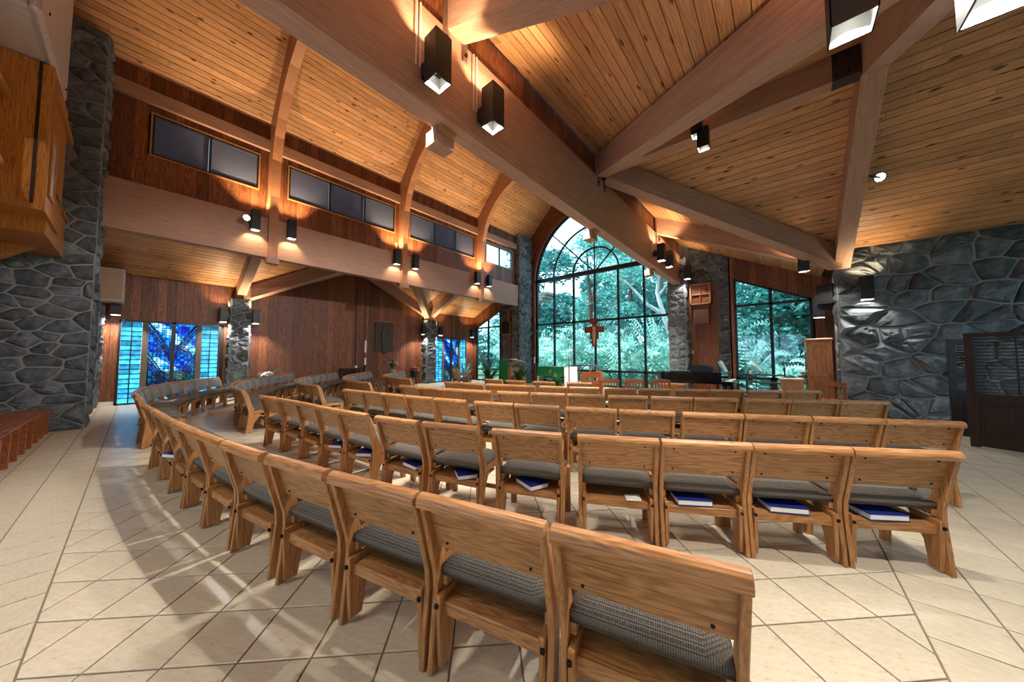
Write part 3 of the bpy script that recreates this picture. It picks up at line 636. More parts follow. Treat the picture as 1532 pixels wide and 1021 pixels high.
# side bays with sloping windows
def bay(side, name):
    X = (lambda x: x) if side > 0 else mir
    wl_ = empty('wall_bay_' + ('right' if side > 0 else 'left'), kind='structure')
    a, b = -1.45, 1.25; w0, w1 = -1.3, .73
    def zt(x): return zceil(x, YS) + .02
    wz = lambda x: 4.22 + (3.28 - 4.22) * (x - w0) / (w1 - w0)
    u = Vector((side, 0, 0))
    vplanks(wl_, (X(a), YS, 0), u, b - a, 0, lambda s: zt(a + s), (0, -1, 0), .2, holes=[(w0 - a, w1 - a, 0, 3.75)] if False else [(w0 - a, w1 - a, 0, 0)])  if False else None
    o = Vector((X(a), YS, 0)); s = 0
    while s < b - a - .02:       # planks beside and above the window
        e = min(b - a, s + .2 * random.uniform(.85, 1.15)); x0, x1 = a + s + .003, a + e - .003; mid = (x0 + x1) / 2
        lo0, lo1 = (wz(x0), wz(x1)) if w0 < mid < w1 else (0, 0)
        board('plank', [Vector((X(x0), YS, lo0)), Vector((X(x0), YS, zt(x0))), Vector((X(x1), YS, zt(x1))), Vector((X(x1), YS, lo1))], (0, -1, 0), .02, CEDAR, wl_); s = e
    bk = MB()
    def pr(poly): bk.prism([(X(p[0]), p[1]) for p in poly], 'y', YS + .03, YS + .14)
    pr([(a, 0), (w0, 0), (w0, zt(w0)), (a, zt(a))]); pr([(w1, 0), (b, 0), (b, zt(b)), (w1, zt(w1))]); pr([(w0, wz(w0)), (w1, wz(w1)), (w1, zt(w1)), (w0, zt(w0))]); bk.build('wall_backing', DARKB, wl_)
    n = empty(name, (0, YS, 0), kind='structure'); mid = -.285
    def bar(nm, poly): m = MB(); m.prism([(X(p[0]), p[1]) for p in poly], 'y', -.03, .07); m.build(nm, FRAME, n)
    t = .07
    bar('side_frame', [(w0, 0), (w0 + t, 0), (w0 + t, wz(w0 + t)), (w0, wz(w0))]); bar('side_frame', [(w1 - t, 0), (w1, 0), (w1, wz(w1)), (w1 - t, wz(w1 - t))])
    bar('top_frame', [(w0, wz(w0) - t), (w1, wz(w1) - t), (w1, wz(w1)), (w0, wz(w0))]); bar('mullion', [(mid - .045, .7), (mid + .045, .7), (mid + .045, wz(mid)), (mid - .045, wz(mid))]); bar('mullion', [(mid - .09, 0), (mid + .09, 0), (mid + .09, .7), (mid - .09, .7)])
    for z in (3.22, .68, .04): bar('crossbar', [(w0, z - .04), (w1, z - .04), (w1, z + .04), (w0, z + .04)])
    for x0, x1 in ((w0 + t, mid - .045), (mid + .045, w1 - t)):
        for q in ([(x0, .08), (x1, .08), (x1, .64), (x0, .64)], [(x0, .72), (x1, .72), (x1, min(3.18, wz(x1) - t)), (x0, 3.18)], [(x0, 3.26), (x1, 3.26), (x1, max(3.262, wz(x1) - t)), (x0, wz(x0) - t)]):
            m = MB(); m.prism([(X(p[0]), p[1]) for p in q], 'y', .02, .026); m.build('pane', GLASS, n)
bay(1, 'window_6'); bay(-1, 'window_7')
# wood infill panels beside the piers with grille cabinets
for side, nm in ((1, 'piano'), (-1, 'ambo')):
    X = (lambda x: x) if side > 0 else mir
    p = empty('wall_infill_' + nm, kind='structure'); xs0, xs1 = sorted((X(-2.75), X(-1.8)))
    vplanks(p, (xs0, YS - .03, 0), (1, 0, 0), xs1 - xs0, 0, lambda s: 4.13, (0, -1, 0), .24)
    MB().box(xs0, xs1, YS - .03, YS, 4.13, 4.17).box(xs0, xs0 + .03, YS - .04, YS, 0, 4.17).box(xs1 - .03, xs1, YS - .04, YS, 0, 4.17).build('casing', CEDAR, p)
# enclosing walls that the photo does not show directly
back = empty('wall_back', kind='structure')
MB().box(-16, -6.0, YB - .3, YB, 0, 12.5).box(-6, 1.2, YB - .3, YB, 0, 1.2).box(-6, 1.2, YB - .3, YB, 3.2, 12.5).box(1.2, XE + .3, YB - .3, YB, 0, 12.5).build('back_panel', PINE, back)
bw = empty('window_9', kind='structure')  # unseen window band, added and sized for cool fill from behind
for k in range(6): MB().box(-6 + k * 1.44 - .05, -6 + k * 1.44 + .05, YB - .2, YB - .1, 1.2, 3.2).build('mullion', FRAME, bw)
for k in range(5): MB().box(-5.95 + k * 1.44, -4.61 + k * 1.44, YB - .16, YB - .15, 1.2, 3.2).build('pane', GLASS, bw)
MB().box(-11.2, -6.2, -2.45, -2.3, 0, 8.5).build('organ_partition', CEDAR, back)
MB().box(-15.2, -11.2, -2.3, -2.15, 0, 5.6).build('aisle_partition', CEDAR, back)
er = empty('wall_end_right', kind='structure')
MB().box(XE, XE + .2, YB, 3.2, 0, 6).box(XE, XE + .2, 9.6, 11, 0, 6).box(XE, XE + .2, 3.2, 9.6, 0, .6).box(XE, XE + .2, 3.2, 9.6, 3.4, 6).build('end_panel', CREAM, er)
MB().box(XE - .02, XE + .02, 1.0, 2.2, 0, 5).build('end_post', CREAM, er)
ew = empty('window_8', kind='structure')
for k in range(5): MB().box(XE + .05, XE + .12, 3.2 + k * 1.6 - .04, 3.2 + k * 1.6 + .04, .6, 3.4).build('mullion', FRAME, ew)
for k in range(4): MB().box(XE + .08, XE + .09, 3.24 + k * 1.6, 4.76 + k * 1.6, .6, 3.4).build('pane', GLASS, ew)
sr = empty('wall_side_right', kind='structure')
MB().box(1.2, 1.4, 10.85, YS + .2, 0, 4.2).build('side_panel', CREAM, sr)
MB().box(1.3, XE, 2.2, 2.4, 0, 4.2).build('narthex_panel', CREAM, sr); MB().box(1.25, 1.45, YB, 2.2, 0, 4.2).build('narthex_panel', CREAM, sr)
# ------------------------------------------------------------------ lamps
UPC, DNC, DNW = (1, .74, .42), (1, .93, .83), (1, .76, .44)
def spot(parent, loc, direction, watt, colr, ang=120, rad=.03, blend=.25):
    l = bpy.data.lights.new('lamp_bulb', 'SPOT'); l.energy = watt * LAMP; l.color = colr; l.spot_size = math.radians(ang); l.spot_blend = blend; l.shadow_soft_size = rad
    o = bpy.data.objects.new('lamp_bulb', l); C.objects.link(o); o.parent = parent; o.location = loc
    o.rotation_euler = Vector(direction).to_track_quat('-Z', 'Y').to_euler(); return o
_sc = {}
def sconce_meshes(sz, h):
    k = (round(sz, 3), round(h, 3))
    if k in _sc: return _sc[k]
    a, t = sz / 2, .006; m = MB()
    for x0, x1, y0, y1 in ((-a, a, -a, -a + t), (-a, a, a - t, a), (-a, -a + t, -a, a), (a - t, a, -a, a)): m.box(x0, x1, y0, y1, -h / 2, h / 2)
    bs = []; c = a - t
    for s in (-1, 1):
        b = MB(); bs.append(b)
        for x0, x1, y0, y1 in ((-c, c, -c, -c + .003), (-c, c, c - .003, c), (-c, -c + .003, -c, c), (c - .003, c, -c, c)): b.box(x0, x1, y0, y1, *sorted((s * h * .16, s * (h / 2 - .002))))
    d = MB().box(-c, c, -c, c, -h * .16, h * .16)
    ln = MB().lathe([(sz * .3, -.004), (sz * .3, .004)], 14)
    _sc[k] = (m.mesh('housing', BLACK), bs[0].mesh('reflector', REFL), bs[1].mesh('reflector', REFL), d.mesh('core', BLACK), ln.mesh('lens', LENSC), ln.mesh('lens', LENSW)); return _sc[k]
def sconce(loc, wall, label, up=60, down=300, sz=.2, h=.5, group='black box wall lamps', rods=0, dc=None):
    e = empty('wall_lamp', loc, 0, label, 'lamp', group); ms = sconce_meshes(sz, h)
    rf = [obj(nm, me, e) for nm, me in zip(('housing', 'reflector', 'reflector', 'core'), ms[:4])]
    wv = Vector(wall)
    if wv.length: 
        n = wv.normalized(); L = wv.length; m = MB(); q = Vector((-n.y, n.x, 0)) * .045
        p0, p1 = n * (sz / 2 - .005), n * L
        m.add([p0 - q + Vector((0, 0, -.08)), p0 + q + Vector((0, 0, -.08)), p0 + q + Vector((0, 0, .08)), p0 - q + Vector((0, 0, .08)), p1 - q + Vector((0, 0, -.08)), p1 + q + Vector((0, 0, -.08)), p1 + q + Vector((0, 0, .08)), p1 - q + Vector((0, 0, .08))], BF); m.build('mounting_arm', BLACK, e)
    if rods:
        for s in (-1, 1): MB().tube([(wv.x * .9, s * .025 - .1, .02), (wv.x * .9, s * .025 - .1, rods)], .008, 6).build('conduit', CREAM, e)
    if down: obj('lens', ms[4], rf[1], Matrix.Translation((0, 0, -h * .165))); spot(e, (0, 0, -h * .31), (0, 0, -1), down, dc or DNC)
    if up: obj('lens', ms[5], rf[2], Matrix.Translation((0, 0, h * .165))); spot(e, (0, 0, h * .29), (0, 0, 1), up, UPC, 130)
    return e
for y, lb, rd in ((1.93, 'left of the nearest pair on the huge nave beam', .75), (2.76, 'right of the nearest pair on the huge nave beam', .75), (9.95, 'left of the far pair on the huge nave beam', .7), (10.8, 'right of the far pair on the huge nave beam', .7)):
    sconce((-2.66, y, 4.5), (-.24, 0, 0), 'black box lamp, ' + lb, 120, 240, rods=rd)
for y, lb in ((1.93, 'left of the nearest arch rib'), (2.76, 'right of the nearest arch rib'), (6.03, 'left of the middle arch rib'), (6.81, 'right of the middle arch rib'), (10.05, 'left of the farthest arch rib'), (10.83, 'right of the farthest arch rib')):
    sconce((-10.64, y, 5.06), (-.17, 0, 0), 'black box lamp on the high window beam, ' + lb, 420, 60, sz=.19, h=.54, dc=DNW)
for k, y in enumerate((1.93, 2.76, 6.03, 6.81, 10.05, 10.83)):
    sconce((-3.26, y, 5.06), (.14, 0, 0), f'black box lamp on the nave side of the huge beam, {ORD[k]} from the near end', 300, 700, sz=.19, h=.54)
for x, y, wv, lb in ((-14.5, -.42, (-.3, 0, 0), 'below the pale box left of the near stained glass door'), (-14.62, 1.9, (0, .14, 0), 'on the near pillar beside the stained glass'), (-14.45, 2.75, (0, -.09, 0), 'on the near pillar beside the dark wood wall'), (-14.5, 9.8, (0, .26, 0), 'on the far pillar beside the dark wood wall'), (-14.45, 10.9, (0, -.13, 0), 'on the far pillar beside the far stained glass'), (-14.45, 13.25, (0, .3, 0), 'between the far stained glass and the ambo bay window')):
    sconce((x, y, 2.86), wv, 'black box lamp ' + lb, 110, 290, sz=.19)
sconce((-2.6, 13.0, 4.52), (0, .22, 0), 'black box lamp on the fieldstone pier above the grille cabinet', 40, 120, sz=.2)
sconce((1.41, 10.2, 2.9), (0, .2, 0), 'black box lamp on the right stone wall with a bright pool below', 50, 95)
sconce((.70, 11.0, 2.64), (.28, 0, 0), 'black box lamp beside the organ console cabinet', 20, 110)
sconce((.42, 10.05, 3.56), (0, 0, 0), 'black box lamp hanging from the far right rafter', 30, 100, sz=.2, h=.3)
sconce((.38, 2.74, 3.62), (.12, -.1, 0), 'black box lamp with glowing white opening, top right near the rafter end', 40, 300, sz=.2, h=.46)
sconce((.72, 2.16, 3.06), (.2, 0, 0), 'black box lamp with glowing white opening in the top right corner', 40, 300, sz=.2, h=.5)
sconce((-1.02, 6.16, 5.44), (0, .1, 0), 'black box lamp on the level ridge beam, upper of two', 30, 200, sz=.17, h=.4)
sconce((-.93, 6.16, 5.14), (0, .1, 0), 'black box lamp on the level ridge beam, lower of two', 0, 200, sz=.17, h=.34)
for k, (x, y) in enumerate(((-2.66, -1.3), (-2.66, -2.1), (-6.55, -2.05))):  # unseen lamps added behind the camera as interior fill
    sconce((x, y, 4.5 if k < 2 else 6.2), (-.24, 0, 0) if k < 2 else (0, -.26, 0), 'added black box fill lamp behind the viewpoint, ' + ['on the nave beam', 'farther back on the nave beam', 'high on the organ partition'][k], 160, 130)
def flood(loc, aim, label, watt, mount):
    e = empty('flood_lamp', loc, 0, label, 'lamp'); d = (Vector(aim) - Vector(loc)).normalized(); R = d.to_track_quat('Z', 'Y').to_matrix().to_4x4()
    obj('shade', MB().lathe([(.03, -.16), (.05, -.15), (.075, -.05), (.08, .0), (.07, .0), (.06, -.04)], 16).mesh('shade', BLACK, smooth=False), e, R)
    obj('lens', MB().lathe([(.066, -.012), (.066, -.008)], 16).mesh('lens', plain('flood_lens', (1, 1, 1, 1), .4, 0, (.92, .96, 1, 1), 60) if 'flood_lens' not in bpy.data.materials else bpy.data.materials['flood_lens']), e, R)
    MB().tube([(0, 0, 0), Vector(mount) - Vector(loc)], .018, 8).build('bracket', BLACK, e)
    s = spot(e, d * .02, d, watt, (1, .96, .9), 70, .05, .6); return e
flood((-10.38, 1.7, 4.98), (-4, -1.2, .6), 'round white flood lamp glaring beside the nearest arch rib', 260, (-10.8, 1.9, 4.85))
flood((1.4, 8.4, 4.58), (2.2, 4.2, 1.8), 'round white flood lamp on the right gable beam', 160, (1.2, 8.25, 4.62))
flood((-3.3, 2.62, 4.75), (-11.5, 2.2, .5), 'added fill lamp on the nave side of the huge beam at the near rib', 900, (-3.14, 2.62, 4.85))  # hidden flood, added to brighten the left block of chairs
flood((-3.3, 6.6, 4.75), (-12.0, 5.5, .5), 'added fill lamp on the nave side of the huge beam at the middle rib', 900, (-3.14, 6.6, 4.85))  # second hidden flood, added for the same left seats
# ------------------------------------------------------------------ chairs
def chair_parts():
    P = []
    sp = [(.0, .775), (.012, .80), (.042, .80), (.12, .60), (.19, .44), (.185, .34), (.12, .0), (.07, .0), (.105, .34), (.10, .42), (.06, .56)]
    for s in (-1, 1):
        a, b = sorted((s * .290, s * .262)); P.append(('side_frame', MB().prism(sp, 'x', a, b).mesh('side_frame', OAKZ, .004)))
    lp = [(.085, .335), (.30, .345), (.26, .27), (.20, .17), (.175, .02), (.10, .02)]
    for s in (-1, 1):
        a, b = sorted((s * .258, s * .232)); P.append(('rear_leg_panel', MB().prism(lp, 'x', a, b).mesh('rear_leg_panel', OAKZ, .004)))
        P.append(('ganging_bolt', MB().box(s * .25 - .009, s * .25 + .009, .075, .09, .285, .305).mesh('ganging_bolt', BOLT, .003)))
        P.append(('front_leg', MB().prism([(.46, .40), (.54, .40), (.525, .2), (.53, .0), (.485, .0), (.47, .2)], 'x', *sorted((s * .285, s * .235))).mesh('front_leg', OAKZ, .004)))
        P.append(('seat_rail', MB().box(*sorted((s * .262, s * .238)), .14, .50, .35, .41).mesh('seat_rail', OAK, .003)))
    rail = [(-.012, .752), (-.016, .775), (-.010, .795), (.006, .807), (.03, .809), (.046, .798), (.05, .775), (.042, .752)]
    P.append(('top_rail', MB().prism(rail, 'x', -.2915, .2915).mesh('top_rail', OAK, .003)))
    bp = [(.034, .76), (.05, .76), (.12, .55), (.104, .545)]
    P.append(('back_panel', MB().prism(bp, 'x', -.262, .262).mesh('back_panel', OAK)))
    for x in (-.2, .2):
        for y, z in ((.004, .735), (.066, .57)): P.append(('screw', MB().lathe([(.0065, -.006), (.0065, .004)], 8).mesh('screw', BOLT)))
    pad = [(.048, .765), (.06, .768), (.088, .745), (.146, .56), (.138, .53), (.12, .535)]
    P.append(('back_pad', MB().prism(pad, 'x', -.268, .268).mesh('back_pad', PAD, .008, True)))
    # seat cushion: domed
    m = MB(); nx, ny = 6, 5; top = []
    for j in range(ny + 1):
        for i in range(nx + 1):
            u, v = i / nx * 2 - 1, j / ny * 2 - 1; hw = .272 - .02 * (v + 1) / 2; ed = min(1, 2.2 * (1 - max(abs(u), abs(v))) ** .5)
            top.append((u * hw, .345 + v * .215, .44 + .055 * ed - .015 * max(0, v) ** 2))
    m.add(top, [(j * (nx + 1) + i, j * (nx + 1) + i + 1, (j + 1) * (nx + 1) + i + 1, (j + 1) * (nx + 1) + i) for j in range(ny) for i in range(nx)])
    ring = [i for i in range(nx + 1)] + [(j + 1) * (nx + 1) + nx for j in range(ny)] + [ny * (nx + 1) + nx - 1 - i for i in range(nx)] + [(ny - 1 - j) * (nx + 1) for j in range(ny - 1)]
    b = len(m.v); m.v += [(m.v[k][0] * .97, .345 + (m.v[k][1] - .345) * .97, .398) for k in ring]; n = len(ring)
    m.f += [(ring[k], b + k, b + (k + 1) % n, ring[(k + 1) % n]) for k in range(n)] + [tuple(range(b, b + n))]
    P.append(('seat_cushion', m.mesh('seat_cushion', FAB, 0, True)))
    P.append(('book_shelf', MB().prism([(.12, .288), (.12, .302), (.46, .315), (.46, .301)], 'x', -.232, .232).mesh('book_shelf', OAK)))
    P.append(('rear_stretcher', MB().box(-.262, .262, .115, .14, .245, .30).mesh('rear_stretcher', OAK, .003)))
    P.append(('front_apron', MB().box(-.236, .236, .495, .515, .335, .40).mesh('front_apron', OAK, .003)))
    P.append(('front_stretcher', MB().box(-.236, .236, .49, .51, .10, .14).mesh('front_stretcher', OAK, .003)))
    return P
CP = chair_parts()
SCR = [(-.2, .039, .735), (-.2, .093, .575), (.2, .039, .735), (.2, .093, .575)]
def chair(x, y, a, label, group, full=True):
    e = empty('oak_chair', (x, y, 0), math.radians(a), label, 'chair', group); k = 0
    for nm, me in CP:
        if not full and nm in ('screw', 'ganging_bolt', 'front_stretcher'): continue
        o = obj(nm, me, (bpn if nm == 'screw' else rlp if nm == 'ganging_bolt' else e))
        if nm == 'back_panel': bpn = o
        if nm == 'rear_leg_panel': rlp = o
        if nm == 'screw': o.location = SCR[k]; o.rotation_euler = (math.pi / 2 - .3, 0, 0); k += 1
    return e
RR = [
 [(-5.83, .11, 6.1), (-5.18, .17, 5.3), (-4.59, .22, 5.6), (-4.0, .29, 6.8), (-3.39, .37, 8.5), (-2.78, .47, 10.4), (-2.14, .6, 12.3), (-1.53, .74, 13.8), (-.95, .89, 14.6), (-.365, 1.04, 14.6)],
 [(-6.01, 1.32, 8.0), (-5.42, 1.4, 6.1), (-4.83, 1.45, 4.5), (-4.24, 1.49, 4.6), (-3.65, 1.55, 6.7), (-2.91, 1.66, 11.7), (-2.29, 1.82, 16.8), (-1.61, 2.06, 22.1), (-.97, 2.35, 26.4), (-.44, 2.63, 28.9), (.07, 2.92, 30.3), (.58, 3.22, 30.5)],
 [(-6.07, 2.59, 7.0), (-5.48, 2.66, 6.6), (-4.89, 2.73, 6.9), (-4.27, 2.81, 8.7), (-3.66, 2.92, 11.3), (-2.95, 3.08, 15.1), (-2.38, 3.26, 18.3), (-1.75, 3.48, 21.6), (-1.19, 3.72, 24.2), (-.6, 4.0, 26.3), (-.07, 4.27, 27.4), (.46, 4.55, 27.7), (.99, 4.82, 27.1)],
 [(-6.04, 3.72, 4.0), (-5.43, 3.79, 7.3), (-4.85, 3.89, 12.1), (-4.27, 4.03, 15.9), (-3.6, 4.25, 19.4), (-3.02, 4.47, 21.9), (-2.45, 4.71, 23.8), (-1.87, 4.97, 25.5), (-1.31, 5.25, 27.0), (-.78, 5.53, 28.4), (-.19, 5.86, 29.9), (.32, 6.16, 31.4), (.83, 6.48, 32.9)],
 [(-6.1, 4.98, 7.9), (-5.51, 5.08, 10.9), (-4.86, 5.22, 14.3), (-4.29, 5.38, 17.1), (-3.65, 5.6, 20.2), (-3.07, 5.83, 22.9), (-2.45, 6.11, 25.7), (-1.89, 6.39, 28.1), (-1.32, 6.71, 30.4), (-.8, 7.03, 32.4), (-.27, 7.38, 34.4), (.25, 7.75, 36.3)],
 [(-6.03, 6.32, 2.0), (-5.3, 6.34, 7.4), (-4.52, 6.51, 14.0), (-3.71, 6.81, 22.0)]]
LR = [
 [(-7.8, .02, 2.0), (-8.4, -.01, -1.0), (-9.0, .02, -4.4), (-9.59, .09, -9.2), (-10.18, .21, -14.0), (-10.76, .38, -18.7), (-11.32, .59, -23.1), (-11.86, .85, -27.3), (-12.38, 1.14, -31.2), (-12.89, 1.47, -34.7)],
 [(-7.8, 1.27, 1.0), (-8.4, 1.28, -3.1), (-9.0, 1.33, -7.6), (-9.59, 1.44, -12.1), (-10.17, 1.58, -16.5), (-10.74, 1.78, -20.7), (-11.29, 2.01, -24.7), (-11.83, 2.28, -28.4), (-12.35, 2.58, -31.8), (-12.85, 2.91, -34.9), (-13.33, 3.26, -37.8), (-13.8, 3.64, -40.4)],
 [(-7.8, 2.51, -1.3), (-8.4, 2.53, -2.5), (-9.0, 2.58, -6.5), (-9.59, 2.67, -12.2), (-10.17, 2.83, -18.7), (-10.72, 3.05, -24.8), (-11.26, 3.33, -29.9), (-11.77, 3.65, -33.9), (-12.25, 4.0, -36.7), (-12.73, 4.36, -38.2), (-13.2, 4.74, -38.6), (-13.67, 5.11, -37.7)],
 [(-7.8, 3.6, .1), (-8.4, 3.62, -5.3), (-8.99, 3.71, -11.2), (-9.57, 3.86, -17.2), (-10.14, 4.06, -22.8), (-10.68, 4.32, -27.6), (-11.2, 4.61, -31.7), (-11.7, 4.94, -34.9), (-12.19, 5.3, -37.4), (-12.66, 5.67, -39.3), (-13.12, 6.06, -40.4), (-13.57, 6.45, -41.0)],
 [(-8.3, 5.01, -1.6), (-8.9, 5.04, -4.7), (-9.49, 5.13, -13.0), (-10.06, 5.31, -23.1), (-10.59, 5.59, -31.9), (-11.08, 5.94, -38.3), (-11.54, 6.33, -42.4), (-11.97, 6.74, -44.6), (-12.4, 7.17, -45.0), (-12.83, 7.59, -43.2)]]
RN = ['nearest', 'second nearest', 'third nearest', 'fourth nearest', 'fifth nearest', 'front']
for i, row in enumerate(RR):
    for j, (x, y, a) in enumerate(row):
        chair(x, y, a, f'oak chair, {ORD[j]} from the aisle, {RN[i]} row of the right block', f'{RN[i]} row of chairs, right block', i < 4)
RNL = ['nearest', 'second nearest', 'third nearest', 'fourth nearest', 'front']
for i, row in enumerate(LR):
    for j, (x, y, a) in enumerate(row):
        chair(x, y, a, f'grey padded oak chair, {ORD[j]} from the aisle, {RNL[i]} row of the left block', f'{RNL[i]} row of chairs, left block', i < 2)
# hymnals on the under-seat shelves
bk_c = MB().box(-.09, .09, -.12, .12, 0, .004).box(-.09, .09, -.12, .12, .036, .04).box(-.09, -.086, -.12, .12, 0, .04).mesh('cover', BLUEB)
bk_p = MB().box(-.084, .087, -.116, .116, .004, .036).mesh('pages', PAPER)
def book(x, y, z, rz, label, group='hymnals'):
    e = empty('hymnal', (x, y, z), rz, label, 'book', group); obj('cover', bk_c, e); obj('pages', bk_p, e); return e
def shelf_book(i, j, dx, rot, label):
    x, y, a = RR[i][j]; t = math.radians(a); lx, ly = dx, .2
    book(x + lx * math.cos(t) - ly * math.sin(t), y + lx * math.sin(t) + ly * math.cos(t), .3085, t + rot, label)
for i, j, dx, rot in ((1, 11, -.03, -1.5), (1, 10, -.02, -1.6), (1, 9, -.05, -1.5), (1, 7, .0, -2.3), (1, 6, .06, -2.4), (1, 5, .1, -1.8), (1, 4, .05, -2.6), (1, 3, .05, -2.7), (2, 6, .05, -1.9), (0, 1, 0, .4)):
    shelf_book(i, j, dx, rot, f'blue covered hymnal under the {ORD[j]} chair from the aisle, {RN[i]} right row')
book(-6.9, .72, 0, .5, 'blue hymnal lying on the floor in the center aisle')
x, y, a = RR[1][8]; t = math.radians(a)
tag(obj('paper_slip', MB().add([(-.06, -.05, 0), (.05, -.06, .004), (.06, .05, .012), (-.05, .06, .002), (0, 0, .012)], [(0, 1, 4), (1, 2, 4), (2, 3, 4), (3, 0, 4)]).mesh('paper_slip', PAPER), None, Matrix.Translation((x + .12 * math.cos(t) - .15 * math.sin(t), y + .12 * math.sin(t) + .15 * math.cos(t), .312)) @ Matrix.Rotation(.6, 4, 'Z')), 'crumpled white paper slip on the shelf under a second row chair', 'paper')
book(-9.9, .47, .472, 1.1, 'hymnal lying open face down on a grey seat in the nearest left row')
# ------------------------------------------------------------------ left: bench, organ case, speaker box
bn = empty('slat_bench', (-10.45, -1.45, 0), 0, 'reddish wooden slat bench with many legs against the stone pier', 'bench')
for k in range(8): MB().box(.02, 5.2, .02 + k * .055, .067 + k * .055, .43, .455).build('seat_slat', REDWOOD, bn, .004)
for k in range(11):
    MB().prism([(.40, 0), (.46, 0), (.47, .43), (.36, .43)], 'x', .12 + k * .47, .18 + k * .47).build('leg', REDWOOD, bn, .004)
    MB().box(.12 + k * .47, .18 + k * .47, -.04, .03, 0, .43).build('rear_leg', REDWOOD, bn)
for k in range(12):
    MB().prism([(.0, .455), (.03, .455), (-.05, .88), (-.08, .88)], 'x', .85 + k * .36, .9 + k * .36).build('back_slat', REDWOOD, bn, .004)
MB().prism([(-.04, .84), (.0, .84), (-.02, .93), (-.09, .93)], 'x', .8, 5.2).build('back_rail', REDWOOD, bn, .004)
oc = empty('organ_case', (0, 0, 0), 0, 'golden oak paneled case hanging on the wall at the upper left', 'cabinet')
def ob(x0, x1, y0, y1, z0, z1, nm, mat=CASEWOOD, par=oc, bev=.006): return MB().box(x0, x1, y0, y1, z0, z1).build(nm, mat, par, bev)
ob(-10.5, -8.62, -2.3, -.98, 3.3, 4.03, 'lower_case'); ob(-10.5, -8.58, -2.3, -.94, 4.0, 4.05, 'lower_molding')
ob(-9.5, -8.1, -2.3, -.94, 3.52, 5.7, 'upper_case'); ob(-9.9, -8.3, -2.3, -.9, 5.3, 5.42, 'upper_molding')
fp = MB(); fp.box(-8.62, -8.18, -.94, -.915, 3.78, 3.84).box(-8.62, -8.18, -.94, -.915, 4.68, 4.74).box(-8.62, -8.56, -.94, -.915, 3.84, 4.68).box(-8.24, -8.18, -.94, -.915, 3.84, 4.68); fp.build('panel_frame', CASEWOOD, oc, .004)
ob(-8.56, -8.24, -.94, -.93, 3.84, 4.68, 'panel_field', PALEWOOD, oc, 0)
ob(-8.11, -8.085, -1.07, -1.04, 3.6, 5.7, 'stile', DARKWOOD, oc, 0)
ob(-8.1, -7.5, -2.3, -1.25, 3.98, 4.06, 'ledge'); ob(-8.1, -7.75, -2.3, -1.34, 4.06, 5.0, 'side_unit'); ob(-7.75, -7.74, -2.3, -1.4, 4.12, 4.92, 'side_panel', PALEWOOD, oc, 0); ob(-8.1, -7.6, -2.3, -1.27, 5.0, 5.08, 'cornice')
MB().prism([(-2.3, 3.3), (-1.2, 3.3), (-1.5, 3.05), (-1.7, 2.95), (-1.85, 2.6), (-2.3, 2.3)], 'x', -9.9, -9.75).build('corbel', CASEWOOD, oc)
cn = empty('pale_bulkhead', (0, 0, 0), 0, 'pale grey wooden bulkhead box at the top left corner', 'bulkhead')
MB().box(-9.12, -6.95, -2.3, -1.02, 5.72, 9.0).build('box_body', PALEWOOD, cn, .02)
MB().box(-9.15, -6.9, -1.02, -.93, 5.7, 9.0).build('fascia', PALEWOOD, cn, .04)
for x, z in ((-7.35, 6.0), (-8.95, 5.85)): MB().lathe([(.02, 0), (.02, .012)], 8).build('bolt', BOLT, cn).matrix_basis = Matrix.Translation((x, -.93, z)) @ Matrix.Rotation(-math.pi / 2, 4, 'X')
sb = empty('speaker_box', (-14.0, -.5, 3.4), 0, 'pale wooden speaker box on the stone beside the near stained glass door', 'speaker')
MB().box(-.7, .1, -.24, .22, -.46, .44).build('cabinet', PALEWOOD, sb, .01); MB().box(.1, .112, -.21, .19, -.42, .40).build('grille', fabric('beige_grille', col(176, 146, 122), col(188, 158, 134), 200), sb)
# narrow stone return behind the left pier
pier('stone_jamb', -15.3, -14.3, -1.1, -.68, 3.9, ('+x', '+y'), .3, .24, label='narrow fieldstone jamb behind the tall left pier')
# ------------------------------------------------------------------ dark wood wall furniture
tp = empty('wall_relief', (XG + .03, 7.91, 2.4), 0, 'dark bronze relief panel with a figure on the wood wall', 'relief')
MB().box(0, .04, -.47, .47, -.72, .75).build('panel', BRONZE, tp, .01)
m = MB(); m.lathe([(.02, -.8), (.14, -.75), (.16, -.4), (.2, 0), (.17, .3), (.08, .42), (.1, .5), (.09, .6), (.02, .66)], 12); o = m.build('figure', BRONZE, tp, 0, True); o.scale = (.45, 1, 1); o.location = (.05, 0, 0)
MB().box(.01, .03, -.56, .56, .75, .765).build('hanging_rod', GOLD, tp)
pc = empty('paschal_candle', (-14.6, 6.8, 0), 0, 'tall white paschal candle on a dark stand before the wood wall', 'candle')
MB().lathe([(.045, 1.03), (.045, 2.16), (.02, 2.18)], 14).build('candle', WHITEC, pc); MB().lathe([(.047, 1.38), (.047, 1.62)], 14).build('painted_band', TERRA, pc); MB().lathe([(.16, 0), (.16, .04), (.03, .1), (.03, .95), (.08, 1.0), (.08, 1.05)], 14).build('stand', DARKWOOD, pc)
tbl = empty('credence_table', (-14.55, 6.2, 0), 0, 'dark wooden side table by the paschal candle', 'table')
MB().box(-.22, .22, -.45, .45, .86, .92).build('top', DARKWOOD, tbl, .005)
for sx in (-1, 1):
    for sy in (-1, 1): MB().box(sx * .18 - .025, sx * .18 + .025, sy * .4 - .025, sy * .4 + .025, 0, .86).build('leg', DARKWOOD, tbl)
tag(MB().lathe([(.03, .92), (.07, .96), (.06, 1.03), (.02, 1.03)], 12, (-14.5, 6.35, 0)).build('candle_bowl', WHITEC), 'small white bowl on the dark side table', 'bowl')
